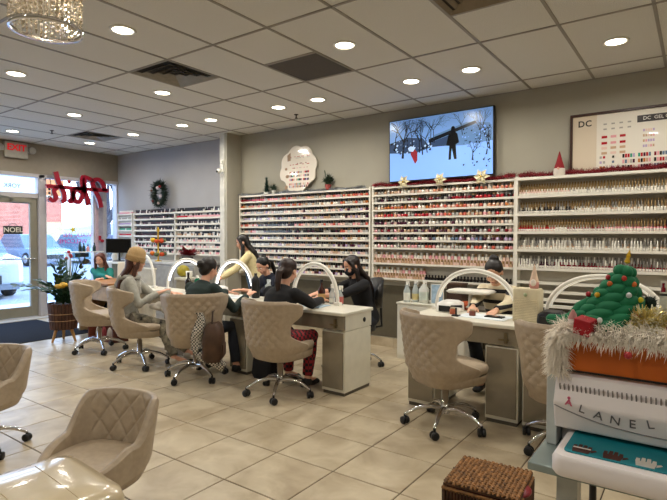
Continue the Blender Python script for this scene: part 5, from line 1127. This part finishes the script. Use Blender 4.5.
t = thing('white_flowers', 'grey green foliage in a white vase beside the black monitor', 'plant', (-8.62, 5.2, 1.0)); MB().lathe([(.04, -.03), (.06, .05), (.04, .12)], n=14).build('vase', white, t); b = MB()
for k in range(26): d = Vector((rnd.gauss(0, .5), rnd.gauss(0, .4), .7+rnd.random()*.6)).normalized(); b.ball(Vector((0, 0, .12))+d*rnd.uniform(.08, .24), (.03, .03, .02), 6, 5)
b.build('foliage', M('greygreen', '5b7466', .8), t)
t = thing('corner_table', 'small white stand in the window corner under the vase', 'table', (-8.70, 5.25, 0)); MB().box(-.15, .2, -.2, .2, .93, .968).build('top', white, t); MB().box(-.1, .15, -.15, .15, 0, .929).build('pedestal', white, t)

# ================================================================ WICKER BASKET
t = thing('wicker_basket', 'brown wicker basket with lid and dark red lining on the floor', 'basket', (-.80, 2.40, 0), RAD(4), None, .95); wk = M('wicker', '80582f', .7, var=.3, scale=40); wkd = M('wicker_dark', '4a2f1c', .7, var=.3)
hx, hy, hz = .18, .17, .285
MB().box(-hx+.015, hx-.015, -hy+.015, hy-.015, .01, hz-.02).build('lining', M('lining_maroon', '4c1016', .9), t)
for s_ in (-1, 1):
    for k in range(22): x_ = -hx+.008+k*(2*hx-.016)/21; MB().tube([(x_, s_*hy, .01), (x_, s_*(hy+.004), hz-.03)], .0062, 6).build('stake', wkd, t)
    for k in range(20): y_ = -hy+.008+k*(2*hy-.016)/19; MB().tube([(s_*hx, y_, .01), (s_*(hx+.004), y_, hz-.03)], .0062, 6).build('stake', wkd, t)
MB().tube([(-hx, -hy, hz-.03), (hx, -hy, hz-.03), (hx, hy, hz-.03), (-hx, hy, hz-.03), (-hx, -hy, hz-.03)], .010, 8).build('rim', wk, t)
MB().tube([(-hx, -hy, .01), (hx, -hy, .01), (hx, hy, .01), (-hx, hy, .01), (-hx, -hy, .01)], .010, 8).build('base_rim', wk, t)
lid = MB().box(-hx, hx, -hy, hy, hz-.014, hz-.004).build('lid', wkd, t)
for k in range(17):
    x_ = -hx+.01+k*(2*hx-.02)/16; pts = [(x_, -hy+2*hy*s/24, hz+.001+.0065*(1 if (s+k) % 2 else -1)) for s in range(25)]; MB().tube(pts, .0075, 6).build('woven_strand', wk, lid)
for k in range(16):
    y_ = -hy+.012+k*(2*hy-.024)/15; MB().tube([(-hx, y_, hz+.003), (0, y_, hz+.005), (hx, y_, hz+.003)], .0055, 5).build('woven_strand', wk, lid)
MB().tube([(-hx-.01, hy*.2, hz-.01), (-hx-.02, hy*.1, hz-.05), (-hx-.015, hy*.05, hz-.12)], .006, 6).build('fastening_cord', wkd, t)
MB().ball((hx-.02, -.02, hz-.02), (.05, .07, .02), 12, 8).build('cloth_fold', M('satin_red', '7d1a24', .4), t)

# ================================================================ NAIL DRYER AND CHRISTMAS DISPLAY
mw = M('dryer_white', 'eae3e2', .35, var=.01); glt = M('stand_glass_grey', '8d9a98', .2, var=.02, metal=.2)
t = thing('dryer_table', 'grey glass topped metal table that carries the nail dryer', 'table', (-.02, 1.82, 0))
MB().box(-.405, .42, -.185, .24, .695, .72).build('top', glt, t, bev=.004)
for a in (-.30, .33): MB().box(a-.03, a+.03, -.13, -.07, 0, .694).build('leg', M('leg_metal', 'a3a7a6', .35, .5), t)
for a in (-.27, .25): MB().tube([(a, .16, 0), (a, .16, .694)], .012).build('leg', black, t)
for a in (-.10, -.05): MB().tube([(a, .1, 0), (a, .1, .694)], .005).build('rod', M('brass_rod', '8f7a4a', .3, .7), t)
t = thing('nail_dryer', 'white nail dryer with arched grey lettering and a teal hand rest', 'appliance', (-.06, 1.80, .72))
# local origin: x -.06, y 1.80, z .72 ; body spans x -.32..+.36
x0, x1 = -.318, .36
tray = MB(); cxm = (x0+.035+.40)/2
tray.T = Matrix.Translation((.065, -.085, 0)); tray.rings([rr_out(.345, .125, .03, 0), rr_out(.352, .135, .035, .012), rr_out(.352, .135, .035, .050), rr_out(.343, .126, .03, .062)]); tray.build('tray', mw, t)
mt_ = MB(); mt_.T = Matrix.Translation((.065, -.075, 0)); mt_.rings([rr_out(.325, .10, .02, .0625), rr_out(.325, .10, .02, .0655)]); mat_o = mt_.build('hand_mat', M('teal_mat', '0f7f8c', .6, var=.02), t)
for k, (c_, g_) in enumerate((('4a241c', 1), ('4a241c', 0), ('dcd8d0', 0), ('dcd8d0', 1), ('4a241c', 1), ('4a241c', 0))):
    q = MB(); x_ = -.215+k*.082; q.T = Matrix.Translation((x_, -.165, .0658)); q.prism([(-.022, 0), (.022, 0), (.026, .035), (-.026, .035)], 0, .0012)
    for f in range(4): q.prism([(-.026+f*.0135, .035), (-.015+f*.0135, .035), (-.016+f*.0135, .055+.008*(f in (1, 2))), (-.025+f*.0135, .055+.008*(f in (1, 2)))], 0, .0012)
    q.prism([(.026, .012), (.04, .03), (.036, .036), (.026, .028)], 0, .0012); q.build('printed_hand', M('print_'+c_, c_, .6), mat_o)
    if g_: MB().box(x_-.024, x_+.024, -.136, -.128, .0671, .0678).build('printed_cuff', M('print_pale' if c_[0] == '4' else 'print_dark', 'e6ded6' if c_[0] == '4' else '4a241c', .6), mat_o)
# body with slanted, slightly undercut face
prof = [(.0, .075), (-.02, .078), (-.045, .165), (-.005, .245), (.02, .262), (.22, .262), (.24, .24), (.24, .0), (.09, .0), (.09, .07)]
MB().prism(prof, x0, x1, 'x', 0).build('housing', mw, t, bev=.006)
MB().box(x0-.035, x0-.001, .02, .20, 0, .24).build('side_post', M('dryer_side_grey', 'b9c0be', .35), t, bev=.004)
sl = []
nv = Vector((0, -.080, .040)).normalized(); 
for k in range(52):
    x_ = x0+.018+k*.0126; q = MB(); q.T = Matrix.Translation((x_, -.0235, .207)) @ Matrix.Rotation(math.atan2(.04, .08), 4, 'X'); q.box(-.0019, .0019, -.0025, .004, -.020, .020).build('vent_slot', M('slot_dark', '8f8886', .6), t)
# lettering on the lower face (tilt)
tilt = Matrix.Rotation(pi/2+math.atan2(.025, .087)*-1, 4, 'X')
def face_T(x_, h, rot=0): f = (h-.078)/.087; return Matrix.Translation((x_, -.02-.025*f-.0012, h)) @ Matrix.Rotation(RAD(90+16), 4, 'X') @ Matrix.Rotation(rot, 4, 'Z')
for k, ch in enumerate('LANEL'):
    xx = -.232+k*.046; u_ = (k-2.2)/2.6; text('lettering', ch, .040, M('dryer_letter', '625c5e', .5), t, face_T(xx, [.157, .145, .138, .137, .146][k], RAD([-14, -12, -8, 0, 12][k])), .0006)
text('lettering', 'A', .030, M('dryer_letter_pink', 'd0607c', .5), t, face_T(-.270, .172, RAD(-8)), .0006, bold=.001); MB().ball((-.270, -.046, .187), (.005, .002, .005), 8, 6).build('pink_dot', M('dryer_letter_pink', 'd0607c', .5), t)
arc = []
for k in range(29):
    h_ = .108+.05*abs(2*k/28-1)**2.5; arc.append((x0+.004+.62*k/28, -.02-.025*(h_-.078)/.087-.0015, h_))
MB().tube(arc, .0017, 5).build('arc_line', M('dryer_line', '8a8486', .5), t)
q = MB(); q.T = face_T(.03, .105); q.box(-.012, -.002, -.012, .014, -.001, .0012).box(.002, .012, -.012, .014, -.001, .0012).build('indicator', M('switch_grey', 'a9a3a2', .5), t)
# orange display box on top
ZT = .9825
t = thing('display_box', 'open orange box standing on the nail dryer, trimmed with fur', 'box', (0, 1.9, ZT)); org = M('orange_card', 'c4611a', .55, var=.04)
MB().box(-.352, .33, -.10, -.092, 0, .115).build('front_panel', org, t); MB().box(-.352, .33, .10, .108, 0, .115).build('back_panel', org, t); MB().box(-.36, -.352, -.10, .108, 0, .115).build('side_panel', M('box_edge_black', '171310', .6), t); MB().box(.33, .338, -.10, .108, 0, .115).build('side_panel', org, t)
MB().box(-.35, .328, -.091, .099, 0, .006).build('floor_panel', org, t); MB().box(-.352, .33, -.104, -.1005, -.0, .006).build('lower_edge', M('box_edge_black', '171310', .6), t)
MB().box(-.35, .328, -.091, .099, .06, .12).build('cotton_fill', M('cotton_white', 'd8cfc2', .95), t)
fur = MB(); rnd = random.Random(31); furm = M('white_fur', 'fbf3e6', .9, var=.02)
def hair1(p, d, L, rad_):
    d = d.normalized(); s_ = d.orthogonal().normalized()*rad_; s2_ = d.cross(s_).normalized()*rad_; m_ = p+d*L*.55; q = m_+(d+Vector((rnd.uniform(-.3, .3), rnd.uniform(-.2, .2), -.7))).normalized()*L*.5
    fur._add([p+s_, p-s_*.5+s2_, p-s_*.5-s2_, m_+s_*.7, m_-s_*.35+s2_*.7, m_-s_*.35-s2_*.7, q], [(0, 1, 4, 3), (1, 2, 5, 4), (2, 0, 3, 5), (3, 4, 6), (4, 5, 6), (5, 3, 6)])
fur.tube([(-.355, .10, .125), (-.355, -.09, .125), (-.34, -.105, .125), (0, -.105, .122), (.33, -.105, .12)], .020, 8)
fur.tube([(-.362, -.10, .12), (-.372, -.10, .05), (-.372, -.09, -.01)], .015, 8)
for k in range(3300):
    x_ = rnd.uniform(-.365, .33); a = rnd.uniform(-.3, 2.6); c = Vector((x_, -.105, .123)); n_ = Vector((rnd.uniform(-.4, .4), -cos(a-.6), sin(a-.2)*.8-.15)); hair1(c+n_.normalized()*.014, n_, rnd.uniform(.03, .062), .0019)
for k in range(1100):
    a = rnd.uniform(0, 6.28); z_ = rnd.uniform(-.01, .13); c = Vector((-.370, -.10, z_)); n_ = Vector((cos(a)-.4, sin(a)*.9-.3, rnd.uniform(-.5, .3))); hair1(c+n_.normalized()*.01, n_, rnd.uniform(.025, .055), .0019)
for k in range(800):
    y_ = rnd.uniform(-.1, .1); n_ = Vector((rnd.uniform(-1, .5), rnd.uniform(-.3, .3), rnd.uniform(-.3, 1))); hair1(Vector((-.355, y_, .125)), n_, rnd.uniform(.03, .06), .0019)
o = fur.build('fur_trim', furm, None, loc=(0, 1.9, ZT), fix=False); tag(o, 'shaggy white fur trim draped along the top edge of the orange box', 'trim')
# plush christmas tree
ZB = ZT+.125
t = thing('plush_tree', 'green plush Christmas tree with coloured balls and yellow star', 'decoration', (-.236, 1.91, ZB)); t.rotation_euler = (0, RAD(11), 0); t.scale = (.97, .97, 1.07)
pg = M('plush_green', '0f7048', .75, var=.05); R0, HT = .125, .215
MB().lathe([(.09, 0), (.085, .03), (.06, .1), (.03, .17), (.008, .2)], n=20).build('core', pg, t)
rnd = random.Random(17)
for lv in range(7):
    f = lv/7; rr_ = R0*(1-f)**1.15*.86+.006; z_ = .02+HT*f*.93; nn = max(5, int(11-lv))
    for k in range(nn):
        a = 2*pi*k/nn+lv*.45; rot = Matrix.Rotation(a+pi/2, 3, 'Z') @ Matrix.Rotation(RAD(-24), 3, 'Y')
        MB().ball((rr_*.86*cos(a), rr_*.86*sin(a), z_), (rr_*.46+.012, .021+.012*(1-f), .019+.006*(1-f)), 14, 9, rot=rot).build('plush_branch', pg, t)
MB().lathe([(.004, -.005), (.010, .0), (.006, .012), (.0075, .02), (.002, .036)], c=(0, 0, .222), n=5, smooth=False).build('star', M('star_yellow', 'e0b420', .5), t)
for (a, f, c) in ((-100, .10, 'd8d8d4'), (-130, .42, 'd8a820'), (-62, .52, 'd8dde0'), (-120, .62, 'cf6a2a'), (-80, .74, 'b8382c'), (-50, .25, 'b02a34'), (-160, .38, 'b02a34'), (-40, .68, 'cf6a2a'), (-30, .48, 'd8c820'), (-150, .70, 'b02a34'), (-35, .05, 'd8c820')):
    a = RAD(a); rr_ = R0*(1-f)**1.15*1.12+.012; MB().ball((rr_*cos(a), rr_*sin(a), .02+HT*f*.93+.006), .0085, 12, 8).build('ornament_ball', M('bauble_'+c, c, .45, var=0), t)
t = thing('plush_limb', 'bent green plush limb lying on the fur left of the plush tree', 'decoration', (-.375, 1.86, ZB+.012)); MB().cap_limb([(-.035, 0, .02), (0, 0, .018), (.03, .01, .028), (.055, .02, .065), (.085, .03, .088)], [.018, .019, .021, .022, .018], 12).build('limb', pg, t, remesh=.004, smooth_it=3)
t = thing('elf_figure', 'tiny white and pink felt elf head beside the red gift', 'figurine', (-.330, 1.80, ZB+.02)); MB().ball((0, 0, .022), (.016, .015, .017)).build('head', M('felt_white', 'ddd3cb', .9), t); MB().lathe([(.015, .028), (.010, .045), (.003, .058)], n=10).build('hat', M('felt_pink', 'c08a86', .9), t)
t = thing('red_gift', 'small tilted red gift cube in front of the plush tree', 'gift', (-.292, 1.775, ZB+.008)); t.rotation_euler = (RAD(8), RAD(10), RAD(-15)); MB().box(-.026, .026, -.026, .026, 0, .05).build('box_body', M('gift_red', 'a31420', .7, var=.08, scale=60), t, bev=.003)
# gold tinsel ball & other ornaments
t = thing('gold_tinsel', 'bunch of glittering gold tinsel right of the plush tree', 'decoration', (-.125, 1.84, ZB+.045)); b = MB(); rnd = random.Random(41)
for _ in range(2300):
    d = Vector((rnd.gauss(0, 1), rnd.gauss(0, 1), rnd.gauss(0, .8))).normalized(); p = Vector((d.x*.064, d.y*.04, d.z*.046))*rnd.uniform(.3, 1); e = Vector((rnd.gauss(0, 1), rnd.gauss(0, 1), rnd.gauss(0, 1))).normalized(); q = p+(d+e*.8).normalized()*rnd.uniform(.012, .026); s_ = e.cross(d).normalized()*.0017; b._add([p-s_, p+s_, q+s_, q-s_], [(0, 1, 2, 3)], 0 if rnd.random() < .7 else 1)
b.build('tinsel', [M('tinsel_gold', 'd8c680', .3, .6, var=0), M('tinsel_pale', 'f6f0d6', .3, .3, var=0)], t, fix=False)
t = thing('green_bauble', 'fuzzy very dark green ball touching the right side of the plush tree', 'ornament', (-.128, 1.95, ZB+.10)); b = MB(); b.ball((0, 0, 0), .020); needles(b, (0, 0, 0), 500, .02, .012, rad=.0012); b.build('ball', M('bauble_forest', '0e231a', .8), t, fix=False)
t = thing('red_bauble', 'small red ball hanging on the fur trim', 'ornament', (-.165, 1.725, ZT+.09)); MB().ball((0, 0, 0), .0115, 16, 10).build('ball', M('ball_shiny_red', 'a31822', .25, coat=.5), t); MB().tube([(0, 0, .011), (0, .03, .04)], .0012, 5).build('thread', M('thread_white', 'd9d5cc', .8), t)
t = thing('felt_hat', 'tiny green felt hat at the right edge above the fur', 'ornament', (-.06, 1.83, ZB+.065)); MB().lathe([(.016, 0), (.012, .012), (.010, .03), (.004, .036)], n=12).build('hat_body', M('felt_green', '157a4a', .8), t)
t = thing('red_flower', 'dark red felt flower at the right edge of the photo', 'flower', (-.045, 1.81, ZB+.035)); b = MB()
for k in range(9): a = 2*pi*k/9; b.ball((.018*cos(a), -.004, .018*sin(a)), (.014, .006, .011), 8, 6)
b.build('petals', M('felt_maroon', '8a1020', .8), t)
t = thing('polish_strip', 'small white strip holding dark red sample bottles behind the tinsel', 'display', (-.03, 2.05, ZB-.0)); MB().box(-.075, .2, -.025, .025, .118, .125).box(-.075, .2, .018, .025, -.10, .165).box(-.075, .2, -.025, -.019, .08, .13).build('tray', white, t); MB().box(-.07, .19, -.02, .02, -.232, -.1).build('support', white, t)
for k in range(11): MB().lathe([(.007, .1255), (.007, .142), (.004, .146), (.004, .16)], c=(-.065+k*.018, -.01, 0), n=8).build('sample_bottle', BM['plum'] if k % 3 else BM['crimson'], t)
t = thing('loose_cable', 'black cable and plug lying near the basket at the table foot', 'cable', (-.62, 2.05, 0)); MB().tube([(0, 0, .01), (.05, -.1, .012), (.1, -.2, .012), (.22, -.3, .012)], .008).box(-.02, .02, -.01, .03, 0, .03).build('cable', black, t)
